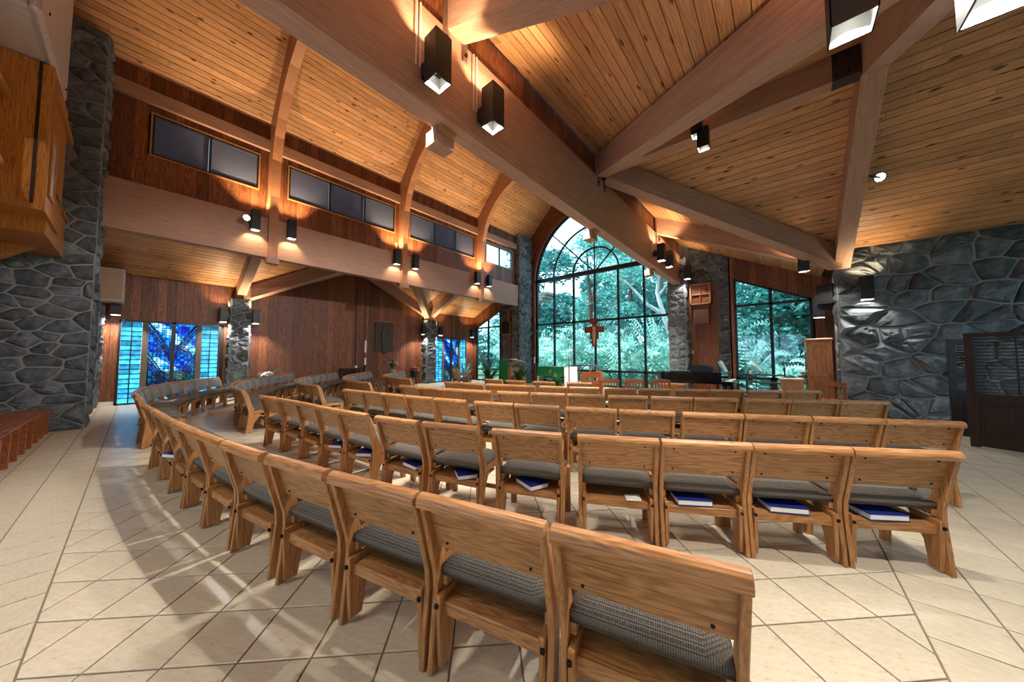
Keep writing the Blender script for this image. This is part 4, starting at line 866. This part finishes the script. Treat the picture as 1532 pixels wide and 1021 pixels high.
def blades(m, c, n, L, wd, up=.6, droop=.5, seed=0, flat=False):
    rnd = random.Random(seed)
    for k in range(n):
        t = rnd.uniform(0, 6.283); l = L * rnd.uniform(.6, 1.1); e = up * rnd.uniform(.4, 1.2); d = Vector((math.cos(t), math.sin(t), 0)); s = Vector((-d.y, d.x, 0)) * wd * rnd.uniform(.7, 1.2)
        p = [Vector(c) + d * (l * u * .9) + Vector((0, 0, l * (e * u * 1.6 - droop * u * u * 1.6))) for u in (0, .35, .7, 1)]
        m.add([p[0] - s * .2, p[0] + s * .2, p[1] - s, p[1] + s, p[2] - s * .8, p[2] + s * .8, p[3]], [(0, 1, 3, 2), (2, 3, 5, 4), (4, 5, 6)])
def plant(loc, n, L, wd, label, pot=True, ph=.28, pr=.16, up=.7, droop=.5, mat=LEAFP, seed=1, potmat=None, flower=None):
    e = empty('potted_plant', loc, 0, label, 'plant'); m = MB(); blades(m, (0, 0, ph), n, L, wd, up, droop, seed); m.build('leaves', mat, e)
    MB().lathe([(pr * .7, 0), (pr * .8, .02), (pr, ph), (pr * .9, ph), (pr * .85, ph - .03)], 14).build('pot', potmat or TERRA, e)
    if flower:
        m = MB(); blades(m, (0, 0, ph + flower[1]), flower[2], flower[3], flower[4], .5, .5, seed + 5); m.build('flowers', flower[0], e)
    return e
REDFL = plain('red_bracts', col(150, 18, 24), .6); 
lt = tag(empty('flower_stand', (-14.5, 8.1, 0)), 'low dark plant stand under the white lilies', 'stand'); MB().box(-.2, .2, -.3, .3, .5, .56).build('top', DARKWOOD, lt)
for sx in (-1, 1):
    for sy in (-1, 1): MB().box(sx * .16 - .02, sx * .16 + .02, sy * .25 - .02, sy * .25 + .02, 0, .5).build('leg', DARKWOOD, lt)
plant((-14.5, 8.1, .56), 14, .4, .03, 'white lilies in a grey pot before the wood wall', True, .26, .16, 1.2, .3, LEAFP, 4, plain('grey_pot', col(140, 146, 150), .5), (WHITEC, .33, 26, .42, .03))
plant((-14.4, 9.25, .42), 30, .35, .05, 'red poinsettia in a dark pot near the far stone pillar', True, .3, .24, .8, .6, LEAFP, 6, BLACK, (REDFL, .1, 34, .34, .06))
st = tag(empty('plant_stool', (-14.4, 9.25, 0)), 'small dark stool under the red poinsettia', 'stool'); MB().lathe([(.2, .38), (.2, .42)], 14).build('top', DARKWOOD, st)
for k in range(3): MB().tube([(.1 * math.cos(k * 2.1), .1 * math.sin(k * 2.1), .38), (.17 * math.cos(k * 2.1), .17 * math.sin(k * 2.1), 0)], .018, 6).build('leg', DARKWOOD, st)
plant((-14.45, 3.1, .0), 34, .5, .035, 'white flowering plant behind the left rows near the near pillar', True, .45, .2, 1.0, .5, LEAFM, 9, TERRA, (WHITEC, .35, 30, .35, .03))
# ------------------------------------------------------------------ sanctuary
al = empty('altar', (-6.37, 10.05, 0), 0, 'altar table with a green frontal and white cloth before the arched window', 'altar')
MB().box(-.56, .56, -.44, .44, .98, 1.05).build('mensa', OAK, al, .005); 
for s in (-1, 1): MB().box(s * .3 - .09, s * .3 + .09, -.3, .3, 0, .98).build('pedestal', DARKWOOD, al)
cl = MB(); cl.box(-.575, .575, -.46, .46, 1.05, 1.06)
n = 26
for k in range(n):      # hanging side cloth with soft folds
    y0, y1 = -.46 + .92 * k / n, -.46 + .92 * (k + 1) / n; a, b = .585 + .018 * math.sin(k * 1.7), .585 + .018 * math.sin((k + 1) * 1.7)
    cl.add([(a, y0, .35), (b, y1, .35), (.577, y1, 1.06), (.577, y0, 1.06)], [(0, 1, 2, 3)]); cl.add([(-a, y0, .35), (-b, y1, .35), (-.577, y1, 1.06), (-.577, y0, 1.06)], [(0, 1, 2, 3)])
tag(cl.build('altar_cloth', WHITEC, None), 'white linen cloth hanging over the altar ends', 'cloth').location = (-6.37, 10.05, 0)
gf = empty('altar_frontal', (-6.37, 9.585, 0), 0, 'green altar frontal with a gold emblem', 'cloth')
m = MB(); m.box(-.58, .58, -.006, .0, .72, 1.066).box(-.58, .58, 0, .5, 1.061, 1.066); m.build('cloth', GREENC, gf)
em = MB(); em.lathe([(.012, -.08), (.03, -.02), (.012, .08)], 8, (0, -.012, .89)); em.lathe([(.01, -.03), (.03, 0), (.01, .03)], 8, (-.03, -.012, .87)); em.lathe([(.01, -.03), (.03, 0), (.01, .03)], 8, (.035, -.012, .92)); em.build('emblem', GOLD, gf)
am = empty('ambo', (-8.25, 9.5, 0), 0, 'wooden reading desk draped with a green cloth left of the altar', 'lectern')
MB().box(-.3, .3, -.2, .3, 0, 1.0).build('body', OAKZ, am, .01); MB().box(.34, .62, -.1, .3, 0, .72).build('side_stand', OAKZ, am, .005)
MB().prism([(-.28, 1.0), (.42, 1.28), (.42, 1.31), (-.28, 1.03)], 'y', -.2, .3, Matrix.Translation((.0, .05, 0))).build('desk', OAK, am)
n = 12; gd = MB()
for k in range(n):
    x0, x1 = -.32 + .46 * k / n, -.32 + .46 * (k + 1) / n; a, b = -.225 - .02 * math.sin(k * 1.4), -.225 - .02 * math.sin((k + 1) * 1.4); gd.add([(x0, a, .3), (x1, b, .3), (x1, -.21, 1.32), (x0, -.21, 1.32)], [(0, 1, 2, 3)]); gd.add([(x0, -.21, 1.32), (x1, -.21, 1.32), (x1, .3, 1.34), (x0, .3, 1.34)], [(0, 1, 2, 3)])
gd.build('green_drape', GREENC, am)
MB().tube([(.0, .1, 1.3), (.15, .1, 1.55), (.3, .05, 1.62)], .008, 6).build('microphone', BLACK, am)
tag(MB().add([(.1, -.1, 1.3), (.6, -.1, 1.27), (.6, .2, 1.19), (.1, .2, 1.33), (.1, -.1, 1.285), (.6, -.1, 1.255), (.6, .2, 1.175), (.1, .2, 1.315)], BF).build('open_book', PAPER), 'open white book lying on the reading desk', 'book').location = (-8.15, 9.45, .03)
plant((-8.35, 8.55, 0), 46, .55, .05, 'leafy green plant with a red flower in front of the reading desk', seed=21, ph=.55, up=1.0, flower=(TERRA, .5, 6, .12, .03))
plant((-7.05, 8.7, 0), 50, .6, .05, 'bushy dark green plant left of the altar front', seed=22, ph=.6, up=.95)
plant((-5.35, 8.35, 0), 44, .55, .05, 'dark green plant in front of the right altar end', seed=23, ph=.5, up=.9)
plant((-12.2, 12.3, 0), 40, .75, .06, 'tall slender plant in front of the far ambo bay window', seed=24, ph=.4, up=1.6, droop=.6, mat=LEAFM)
plant((-13.2, 11.6, 0), 36, .6, .05, 'leafy plant on the floor beside the far stained glass door', seed=25, ph=.3, up=1.5, droop=.5, mat=LEAFM)
for k, (x, y, lb) in enumerate(((-7.58, 10.3, 'white candle on a dark floor stand left of the altar'), )):
    c_ = empty('candle_stand', (x, y, 0), 0, lb, 'candle'); MB().lathe([(.14, 0), (.14, .03), (.02, .06), (.02, 1.1), (.1, 1.13), (.1, 1.16)], 12).build('stand', DARKWOOD, c_); MB().lathe([(.03, 1.16), (.03, 1.42), (.01, 1.43)], 12).build('candle', WHITEC, c_)
cs = empty('processional_cross', (-5.55, 9.5, 0), 0, 'slim metal processional cross on a pole right of the altar', 'cross')
MB().tube([(0, 0, 0), (0, 0, 1.28)], .014, 8).build('pole', BLACK, cs); MB().box(-.13, .13, -.012, .012, 1.3, 1.325).box(-.012, .012, -.012, .012, 1.2, 1.46).build('cross_head', GOLD, cs); MB().lathe([(.14, 0), (.12, .03), (.02, .06)], 12).build('foot', BLACK, cs)
vt = empty('small_table', (-5.7, 10.9, 0), 0, 'small table under a pale blue cloth behind the altar', 'table'); MB().box(-.4, .4, -.3, .3, 1.08, 1.1).build('top', OAK, vt)
for sx in (-1, 1):
    for sy in (-1, 1): MB().box(sx * .35 - .02, sx * .35 + .02, sy * .25 - .02, sy * .25 + .02, 0, 1.08).build('leg', OAKZ, vt)
tag(MB().box(-6.12, -5.28, 10.58, 11.22, 1.1, 1.12).build('blue_cloth', plain('pale_blue_cloth', col(70, 80, 150), .9)), 'folded blue cloth on the small table behind the altar', 'cloth')
# hanging cross (plain generic stand-in)
hc = empty('hanging_cross', (-6.31, 13.0, 1.87), 0, 'red painted wooden cross hanging before the big window', 'cross')
fl = [(-.115, 0), (.115, 0), (.115, .33), (.2, .33), (.2, .62), (.46, .62), (.46, .88), (.1, .88), (.1, 1.02), (.18, 1.02), (.18, 1.24), (-.18, 1.24), (-.18, 1.02), (-.1, 1.02), (-.1, .88), (-.46, .88), (-.46, .62), (-.2, .62), (-.2, .33), (-.115, .33)]
MB().prism(fl, 'y', -.02, .02).build('cross_board', REDM, hc)
PANELC = plain('cross_cream', col(206, 178, 140), .6)
inn = MB()
for x0, x1, z0, z1 in ((-.075, .075, .05, .3), (-.15, .15, .37, .6), (-.4, -.14, .67, .83), (.14, .4, .67, .83), (-.06, .06, .9, 1.0), (-.13, .13, 1.05, 1.2)): inn.box(x0, x1, -.026, -.02, z0, z1)
inn.build('painted_panels', plain('cross_ochre', col(150, 78, 52), .6), hc)
MB().lathe([(.02, .1), (.05, .3), (.08, .6), (.05, .72), (.02, .75)], 10, (0, -.03, 0)).build('pale_center', PANELC, hc, 0, True); MB().lathe([(.09, -.004), (.09, .004)], 18).build('round_panel', PANELC, hc).matrix_basis = Matrix.Translation((0, -.03, .8)) @ Matrix.Rotation(math.pi / 2, 4, 'X')
for s in (-1, 1): MB().tube([(s * .15, 0, 1.24), (s * .15, 0, 9.6)], .004, 5).build('hanging_wire', BLACK, hc)
# presider chair and slat-back chairs
pr_ = empty('presider_chair', (-4.35, 8.75, 0), math.radians(40), 'broad wooden presider chair with a slotted back', 'chair')
MB().box(-.3, .3, -.04, .0, .45, .72).box(-.3, .3, -.04, 0, .8, .98).box(-.3, -.2, -.04, 0, .72, .8).box(.2, .3, -.04, 0, .72, .8).build('back', REDWOOD, pr_)
for s in (-1, 1): MB().box(s * .3 - .03, s * .3 + .03, -.05, .5, 0, .98 if s > 0 else .66).build('side', OAKZ, pr_)
MB().box(-.27, .27, 0, .5, .4, .46).build('seat', REDWOOD, pr_)
def slat_chair(x, y, rz, label):
    e = empty('slat_chair', (x, y, 0), math.radians(rz), label, 'chair', 'slat back chairs')
    crest = [(-.24, .76)] + [(-.24 + .48 * k / 8, .84 + .025 * math.sin(math.pi * k / 8)) for k in range(9)] + [(.24, .76)]
    MB().prism(crest, 'y', -.02, .01).build('crest_rail', REDWOOD, e)
    for k in range(6): MB().box(-.19 + k * .076 - .012, -.19 + k * .076 + .012, -.01, .005, .44, .765).build('back_slat', REDWOOD, e)
    for s in (-1, 1):
        MB().box(s * .22 - .018, s * .22 + .018, -.02, .015, 0, .78).build('back_leg', REDWOOD, e); MB().box(s * .2 - .018, s * .2 + .018, .4, .435, 0, .42).build('front_leg', REDWOOD, e)
    MB().box(-.235, .235, .0, .44, .42, .45).build('seat', REDWOOD, e, .006)
slat_chair(-3.33, 7.66, 42, 'brown slat back chair, left of the three before the window'); slat_chair(-2.86, 8.08, 40, 'brown slat back chair, middle of the three before the window'); slat_chair(-2.35, 8.42, 36, 'brown slat back chair nearest the grand piano')
for k, (x, y, rz) in enumerate(((-11.3, 9.4, -60), (-10.5, 8.9, -50))):
    e = empty('arm_chair', (x, y, 0), math.radians(rz), f'wooden chair with curved arms near the far stone pillar, {["left", "right"][k]} of two', 'chair', 'sanctuary arm chairs')
    MB().prism([(-.02, .45), (.02, .45), (-.06, .9), (-.1, .9)], 'x', -.27, .27).build('back', OAK, e, .01); MB().box(-.27, .27, 0, .48, .4, .46).build('seat', FAB, e, .02)
    for s in (-1, 1):
        MB().tube([(s * .28, .46, 0), (s * .28, .44, .62), (s * .28, .3, .68), (s * .28, .0, .66)], .022, 8).build('arm', OAKZ, e); MB().box(s * .28 - .02, s * .28 + .02, -.04, .02, 0, .7).build('rear_leg', OAKZ, e)
# grand piano
pn = empty('grand_piano', (-1.35, 11.35, 0), 0, 'black grand piano with closed lid by the right window', 'piano')
rim = [(0, -.72), (0, .72), (-.45, .72), (-.75, .60), (-1.0, .35), (-1.25, .12), (-1.5, -.05), (-1.72, -.2), (-1.78, -.42), (-1.7, -.62), (-1.5, -.72)]
MB().prism(rim, 'z', .64, .94).build('rim', PIANO, pn); MB().prism([(x * 1.01, y * 1.01) for x, y in rim], 'z', .95, .975).build('lid', PIANO, pn)
MB().box(0, .26, -.72, .72, .60, .72).build('key_bed', PIANO, pn); MB().box(.06, .22, -.6, .6, .72, .735).build('keys', PAPER, pn)
for x, y in ((.05, -.6), (.05, .6), (-1.45, -.4)): MB().lathe([(.05, 0), (.04, .05), (.05, .3), (.07, .62)], 10, (x, y, 0)).build('leg', PIANO, pn)
MB().box(-.24, -.05, -.5, .5, .975, .99).build('desk_shelf', PIANO, pn); MB().prism([(-.06, .99), (-.03, .99), (-.14, 1.28), (-.17, 1.28)], 'y', -.4, .4).build('music_desk', PIANO, pn)
MB().lathe([(.03, .02), (.03, .6)], 8, (-.2, 0, 0)).build('pedal_lyre', PIANO, pn)
m = MB()
for k in range(16):
    t = k / 15 * math.pi; m.v += [(-.62 + .34 * math.cos(t), -.25, .98 + .2 * math.sin(t) ** .7), (-.62 + .34 * math.cos(t), .25, .98 + .2 * math.sin(t) ** .7)]
m.f = [(2 * k, 2 * k + 2, 2 * k + 3, 2 * k + 1) for k in range(15)] + [tuple(range(0, 32, 2)), tuple(range(31, 0, -2))]
tag(m.build('black_bag', BLACK), 'domed black bag lying on the piano lid', 'bag').location = (-1.32, 11.2, 0)
tag(MB().add([(-.85, -.3, .98), (-.4, -.3, .98), (-.45, .1, .985), (-.9, .1, .985), (-.85, -.3, 1.0), (-.4, -.3, 1.0), (-.45, .1, 1.005), (-.9, .1, 1.005)], [t[::-1] for t in BF]).build('green_folder', plain('teal_folder', col(60, 130, 120), .5)), 'teal folder lying on the piano tail', 'folder').location = (-1.75, 11.1, 0)
tag(MB().prism([(.0, .985), (.02, .985), (-.12, 1.3), (-.14, 1.3)], 'y', -.24, .24).build('sheet_music', PAPER), 'white sheet music propped on the piano desk', 'sheet music').location = (-1.3, 11.2, 0)
sm = empty('music_stand', (-.62, 11.3, 0), 0, 'open music stand with white pages beside the piano', 'music stand')
MB().tube([(0, 0, 0), (0, 0, .95)], .012, 6).build('pole', BLACK, sm); MB().prism([(-.12, 1.38), (-.1, 1.39), (.14, 1.02), (.12, 1.01)], 'y', -.25, .25).build('desk', PAPER, sm); MB().lathe([(.2, 0), (.02, .06)], 3).build('tripod', BLACK, sm)
pb = empty('piano_bench', (-.3, 10.6, 0), 0, 'dark bench with blue clothes on it by the window', 'bench'); MB().box(-.5, .5, -.2, .2, .44, .5).build('seat', PIANO, pb, .01)
for sx in (-1, 1):
    for sy in (-1, 1): MB().box(sx * .44 - .025, sx * .44 + .025, sy * .15 - .025, sy * .15 + .025, 0, .44).build('leg', PIANO, pb)
m = MB(); 
for j in range(5):
    for i in range(8): m.v.append((-.45 + i * .12, -.18 + j * .09, .52 + .03 * math.sin(i * 1.9 + j) * math.cos(j * 1.3)))
m.f = [(j * 8 + i, j * 8 + i + 1, (j + 1) * 8 + i + 1, (j + 1) * 8 + i) for j in range(4) for i in range(7)]
tag(m.build('blue_garment', plain('blue_cloth', col(30, 74, 170), .9)), 'rumpled blue garment on the dark bench', 'clothing').location = (-.25, 10.6, .02)
kb = empty('music_rack', (-.45, 12.3, 0), 0, 'dark low shelf rack with a cup between piano and window', 'shelf')
for z in (.3, .62, .86): MB().box(-.45, .45, -.15, .15, z, z + .03).build('shelf', DARKWOOD, kb)
for s in (-1, 1): MB().box(s * .45 - .02, s * .45 + .02, -.16, .16, 0, 1.1 if s > 0 else .9).build('side', DARKWOOD, kb)
tag(MB().lathe([(.03, 0), (.045, .11), (.04, .11), (.03, .02)], 12).build('paper_cup', PAPER), 'small white paper cup on the dark rack', 'cup').location = (-.8, 12.3, .89)
ls = empty('song_leader_stand', (.12, 9.9, 0), 0, 'small wooden stand with white papers on top near the right window', 'stand'); MB().box(-.2, .2, -.15, .15, 0, .86).build('body', OAKZ, ls, .005); MB().box(-.24, .24, -.2, .2, .86, .9).build('top', OAK, ls, .004)
tag(MB().box(-.1, .32, 9.74, 10.0, .9, .915).build('papers', PAPER), 'white papers on the small wooden stand', 'paper')
tag(MB().lathe([(.02, .62), (.15, .66), (.17, .74), (.15, .84), (.03, .9)], 16, (.12, 12.0, 0)).build('green_cushion', plain('green_vinyl', col(30, 110, 70), .5), None, 0, True), 'round green stool cushion in front of the right window', 'cushion')
tag(MB().lathe([(.2, 0), (.2, .03), (.03, .05), (.03, .6), (.12, .625)], 14, (.12, 12.0, 0)).build('stool_post', BLACK), 'black pedestal carrying the green cushion', 'stool')
pb2 = empty('wooden_box', (-2.45, 9.95, 0), 0, 'light wooden box in front of the piano', 'box'); MB().box(-.3, .3, -.2, .2, 0, .62).build('body', OAKZ, pb2, .006); MB().box(-.32, .32, -.22, .22, .62, .65).build('top', OAK, pb2, .004)
# organ console cabinet
og = empty('organ_console', (.66, 11.35, 0), 0, 'tall wooden organ console cabinet beside the stone wall', 'organ')
MB().box(-.22, .24, -.35, .8, 0, 1.82).build('cabinet', MIDWOOD, og, .005); MB().box(-.25, .26, -.38, .83, 1.82, 1.87).build('cornice', MIDWOOD, og, .01)
for z0, z1 in ((.95, 1.74), (.1, .86)):
    m = MB(); x0, x1 = -.17, .19; m.box(x0, x1, -.365, -.35, z0, z0 + .03).box(x0, x1, -.365, -.35, z1 - .03, z1).box(x0, x0 + .03, -.365, -.35, z0, z1).box(x1 - .03, x1, -.365, -.35, z0, z1); m.build('panel_molding', OAK, og)
for k in range(4): MB().box(-.34 - .05 * k, -.22, -.3, .75, .98 - k * .09, 1.01 - k * .09).build('manual', DARKWOOD if k < 3 else REDWOOD, og); MB().box(-.34 - .05 * k, -.24 - .02 * k, -.25, .7, 1.01 - k * .09, 1.02 - k * .09).build('keys', PAPER, og)
for k in range(9): MB().box(-.26, -.22, -.3, -.2, 1.1 + k * .05, 1.125 + k * .05).build('stop_tab', BLACK, og)
slat_chair(.78, 10.0, 10, 'brown slat back chair in front of the organ console')
tv = empty('wall_monitor', (.8, 10.75, 2.93), math.radians(-25), 'black flat monitor on an arm at the end of the stone wall', 'monitor'); MB().box(-.16, .16, -.03, .03, -.24, .24).build('screen', BLACK, tv, .006); MB().box(-.02, .2, .03, .08, -.03, .03).build('arm', BLACK, tv)
# grille cabinets either side
def grille_cab(x, y, label, speaker):
    e = empty('wall_cabinet', (x, y, 0), 0, label, 'cabinet')
    MB().box(-.33, .33, -.02, .18, 3.37, 4.12).build('back', CEDAR, e)
    m = MB(); m.box(-.34, .34, -.1, -.02, 3.36, 3.41).box(-.34, .34, -.1, -.02, 4.09, 4.14).box(-.34, -.29, -.1, -.02, 3.36, 4.14).box(.29, .34, -.1, -.02, 3.36, 4.14).box(-.3, .3, -.09, -.03, 3.72, 3.75); m.build('frame', OAK, e)
    MB().box(-.02, .02, -.06, -.03, 3.41, 4.09).build('divider', REDWOOD, e)
    return e
grille_cab(-2.3, 13.55, 'open wooden wall cabinet on the infill beside the piano bay', 0); grille_cab(mir(-2.3) + .25, 13.55, 'wooden wall cabinet high on the infill behind the ambo', 0)
e = empty('speaker_grille', (-2.3, 13.6, 0), 0, 'brown cloth speaker grille below the open wall cabinet', 'speaker'); MB().box(-.25, .25, -.06, .14, 2.64, 3.34).build('frame', REDWOOD, e, .006); MB().box(-.22, .22, -.07, -.055, 2.67, 3.31).build('grille', fabric('brown_grille', col(92, 60, 46), col(104, 70, 54), 200), e)
e = empty('wall_speaker', (-11.55, 13.1, 3.02), math.radians(20), 'black speaker with oak sides on the wall behind the ambo', 'speaker'); MB().box(-.24, .24, -.12, .25, -.36, .36).build('cabinet', OAKZ, e, .006); MB().box(-.22, .22, -.135, -.12, -.34, .34).build('grille', BLACK, e); MB().box(-.05, .05, .2, .62, -.05, .05).build('arm', BLACK, e)
th = empty('wall_outlet', (-2.68, YS - .045, 1.6), 0, 'small white control plate on the brown wood infill', 'switch'); MB().box(-.07, .07, -.01, 0, -.055, .055).build('plate', CREAM, th, .004); MB().lathe([(.03, 0), (.03, .006)], 12).build('dial', BLACK, th).matrix_basis = Matrix.Translation((0, -.01, 0)) @ Matrix.Rotation(math.pi / 2, 4, 'X')
# louvered folding screens
def screen(p0, p1, h, label):
    p0, p1 = Vector(p0), Vector(p1); d = p1 - p0; L = d.length; e = empty('folding_screen', p0, math.atan2(d.y, d.x), label, 'screen', 'louvered folding screens')
    t = .045; q = .09
    for x0, x1 in ((0, q), (L - q, L)): MB().box(x0, x1, -t / 2, t / 2, .02, h).build('stile', DARKWOOD, e, .003)
    for z0, z1 in ((.04, .18), (.72, .84), (h - .07, h)): MB().box(q, L - q, -t / 2, t / 2, z0, z1).build('rail', DARKWOOD, e, .003)
    MB().box(q, L - q, -.008, .008, .18, .72).build('panel', DARKWOOD, e); MB().box(q + .05, L - q - .05, -.016, .016, .23, .67).build('raised_panel', DARKWOOD, e, .008)
    n = 17
    for k in range(n):
        z = .84 + (k + .5) * (h - .91) / n; MB().box(q, L - q, -.022, .022, -.004, .004, Matrix.Translation((0, 0, z)) @ Matrix.Rotation(-.25, 4, 'X')).build('louver', DARKWOOD, e)
    MB().box(L * .52 - .008, L * .52 + .008, -.04, -.028, .86, h - .08).build('tilt_rod', DARKWOOD, e)
screen((2.18, 8.5, 0), (2.95, 8.08, 0), 1.78, 'dark louvered screen panel at the right edge, in front'); screen((2.2, 9.3, 0), (2.58, 9.38, 0), 1.72, 'narrow dark louvered screen panel behind the front screen'); screen((2.97, 8.1, 0), (3.6, 8.6, 0), 1.78, 'dark louvered screen panel folded back beyond the right edge')
# ------------------------------------------------------------------ outdoors
gr = MB().box(-60, 40, 15.3, 90, -.6, -.35).build('lawn', GRASS); tag(gr, 'green ground outside the windows', 'ground', kind='stuff')
MB_g = MB().box(-60, -15.6, -30, 15.3, -.6, -.35).build('lawn', GRASS); tag(MB_g, 'green ground outside the stained glass doors', 'ground', kind='stuff')
MB_g2 = MB().box(7.4, 50, -30, 15.3, -.6, -.35).build('lawn', GRASS); tag(MB_g2, 'green ground beyond the right wing', 'ground', kind='stuff')
def foliage(m, c, r, n, s, rnd, flat=.7):
    for _ in range(n):
        t, u = rnd.uniform(0, 6.283), rnd.uniform(-1, 1); q = math.sqrt(1 - u * u); k = r * rnd.uniform(.35, 1) ** .6
        p = Vector(c) + Vector((q * math.cos(t) * k, q * math.sin(t) * k, u * k * flat)); d = Vector((rnd.uniform(-1, 1), rnd.uniform(-1, 1), rnd.uniform(-.6, .4))).normalized(); e = d.orthogonal().normalized(); f = d.cross(e); a = s * rnd.uniform(.5, 1.2)
        m.add([p - d * a, p + f * a * .45, p + d * a, p - f * a * .45], [(0, 1, 2, 3)])
def tree(x, y, h, r, label, mat, seed, bark=BARKD, n=2600, s=.22, low=.35):
    rnd = random.Random(seed); e = empty('tree', (x, y, -.4), 0, label, 'tree', 'trees outside the windows'); m = MB(); tk = MB(); tk.tube([(0, 0, 0), (rnd.uniform(-.2, .2), 0, h * .4), (rnd.uniform(-.4, .4), rnd.uniform(-.3, .3), h * .85)], .05 * h ** .7, 8, .03); 
    for k in range(7):
        c = Vector((rnd.uniform(-.6, .6) * r, rnd.uniform(-.6, .6) * r, h * rnd.uniform(low, .95))); foliage(m, c, r * rnd.uniform(.4, .75), n // 7, s, rnd); tk.tube([(0, 0, h * rnd.uniform(.25, .5)), c * .6 + Vector((0, 0, c.z * .35)), c], .05, 5, .015)
    tk.build('trunk', bark, e); m.build('foliage', mat, e)
TL = ['left of the arched window', 'seen through the left panes', 'seen left of the cross', 'seen behind the cross', 'seen right of the cross', 'behind the forked pale tree', 'left of the right bay window', 'seen through the right bay window', 'at the right edge of the bay window', 'far behind the right bay', 'far left beyond the ambo bay', 'high behind the arch top']
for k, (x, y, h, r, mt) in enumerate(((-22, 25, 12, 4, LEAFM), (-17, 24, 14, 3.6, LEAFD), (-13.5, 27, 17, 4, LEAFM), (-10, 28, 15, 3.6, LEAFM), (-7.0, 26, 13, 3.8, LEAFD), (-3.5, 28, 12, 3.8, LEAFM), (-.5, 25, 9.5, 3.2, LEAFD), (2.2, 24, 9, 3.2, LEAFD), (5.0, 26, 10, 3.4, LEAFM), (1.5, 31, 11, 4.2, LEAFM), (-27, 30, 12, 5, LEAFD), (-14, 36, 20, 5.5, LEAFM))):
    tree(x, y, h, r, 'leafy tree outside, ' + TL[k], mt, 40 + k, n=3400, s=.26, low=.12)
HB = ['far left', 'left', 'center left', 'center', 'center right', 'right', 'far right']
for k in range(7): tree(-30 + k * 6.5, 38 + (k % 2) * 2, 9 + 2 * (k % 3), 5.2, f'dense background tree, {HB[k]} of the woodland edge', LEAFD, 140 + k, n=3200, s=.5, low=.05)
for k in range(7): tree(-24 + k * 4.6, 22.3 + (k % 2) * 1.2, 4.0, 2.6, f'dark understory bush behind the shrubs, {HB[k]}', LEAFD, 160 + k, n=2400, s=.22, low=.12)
# pale forked tree
e = empty('tree', (-4.9, 19.2, -.4), 0, 'pale barked forked tree right of the cross outside the big window', 'tree', 'trees outside the windows')
tk = MB(); tk.tube([(0, 0, 0), (.05, 0, 1.6), (.2, 0, 3.1)], .26, 10, .2); tk.tube([(.18, 0, 2.9), (-.2, 0, 4.2), (-.55, .1, 5.5), (-.4, .2, 7.2)], .17, 8, .06); tk.tube([(.2, 0, 2.9), (.75, -.1, 3.9), (1.5, 0, 4.9), (1.9, .1, 6.5)], .15, 8, .05); tk.tube([(-.2, 0, 4.2), (-1.1, .1, 4.9), (-2.3, .2, 6.4), (-3.6, .2, 7.4)], .12, 8, .04); tk.tube([(.2, 0, 3.1), (.35, .2, 4.8), (.9, .2, 6.6)], .1, 8, .04); tk.tube([(-.5, .1, 5.3), (.2, .1, 6.2), (.7, 0, 7.4)], .07, 6, .03)
tk.build('trunk', BARK, e); m = MB(); rnd = random.Random(5)
for c in ((-.4, .2, 7.6), (1.9, .2, 6.9), (-3.4, .2, 7.5), (.8, .2, 7.4), (-1.8, 0, 7.0)): foliage(m, c, 1.3, 420, .16, rnd)
m.build('foliage', LEAFM, e)
def shrub(x, y, h, label, mat, seed, n=60):
    rnd = random.Random(seed); e = empty('shrub', (x, y, -.4), 0, label, 'shrub', 'arching shrubs outside the windows'); m = MB()
    for k in range(n):      # arching fronds with leaflets
        t = rnd.uniform(0, 6.283); d = Vector((math.cos(t), math.sin(t), 0)); L = h * rnd.uniform(.7, 1.15); sp = rnd.uniform(.25, .8)
        for q in range(16):
            u = (q + 1) / 16; p = d * (L * sp * u) + Vector((0, 0, L * (1.5 * u - .62 * u * u * (1 + sp * .6)))); s = Vector((-d.y, d.x, .0)) * (.3 * (1 - u * .6)); dn = d * .07 - Vector((0, 0, .15))
            for g_ in (-1, 1): m.add([p, p + s * g_ * .5 + dn * .4, p + s * g_ + dn, p + s * g_ * .45 + dn * 1.1], [(0, 1, 2, 3)])
    m.build('fronds', mat, e)
for k, x in enumerate((-14.2, -12.6, -11.2, -9.9, -8.6, -7.4, -6.2, -5.1, -4.0, -2.6, -1.3, .2, 1.6, 2.8)):
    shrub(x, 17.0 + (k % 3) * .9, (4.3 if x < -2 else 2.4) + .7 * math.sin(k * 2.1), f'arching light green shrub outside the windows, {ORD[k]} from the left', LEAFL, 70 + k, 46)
cf = empty('conifer', (-1.6, 17.4, -.4), 0, 'bright green conifer at the left edge of the right bay window', 'tree'); m = MB(); rnd = random.Random(3)
for k in range(26):
    z = .4 + k * .135; r = (4.2 - z) * .36
    for q in range(16):
        t = rnd.uniform(0, 6.283); d = Vector((math.cos(t), math.sin(t), -.2)); s = Vector((-d.y, d.x, 0)) * .16; m.add([Vector((0, 0, z)), Vector((0, 0, z)) + d * r * .6 + s, Vector((0, 0, z - .02)) + d * r, Vector((0, 0, z)) + d * r * .6 - s], [(0, 1, 2, 3)])
m.build('branches', LEAFL, cf); MB().tube([(0, 0, 0), (0, 0, 3.8)], .09, 8, .02).build('trunk', BARKD, cf)
ea = empty('roof_eave', (-11.2, YW + .1, 4.6), 0, 'grey boarded eave of the neighbouring roof at the left of the big window', 'eave')
for k in range(3): MB().box(-.6, .75 - k * .18, .9, 1.9, .52 - k * .16, .66 - k * .16).build('fascia_board', plain('eave_paint', col(150, 150, 150), .7) if k == 0 else bpy.data.materials['eave_paint'], ea)
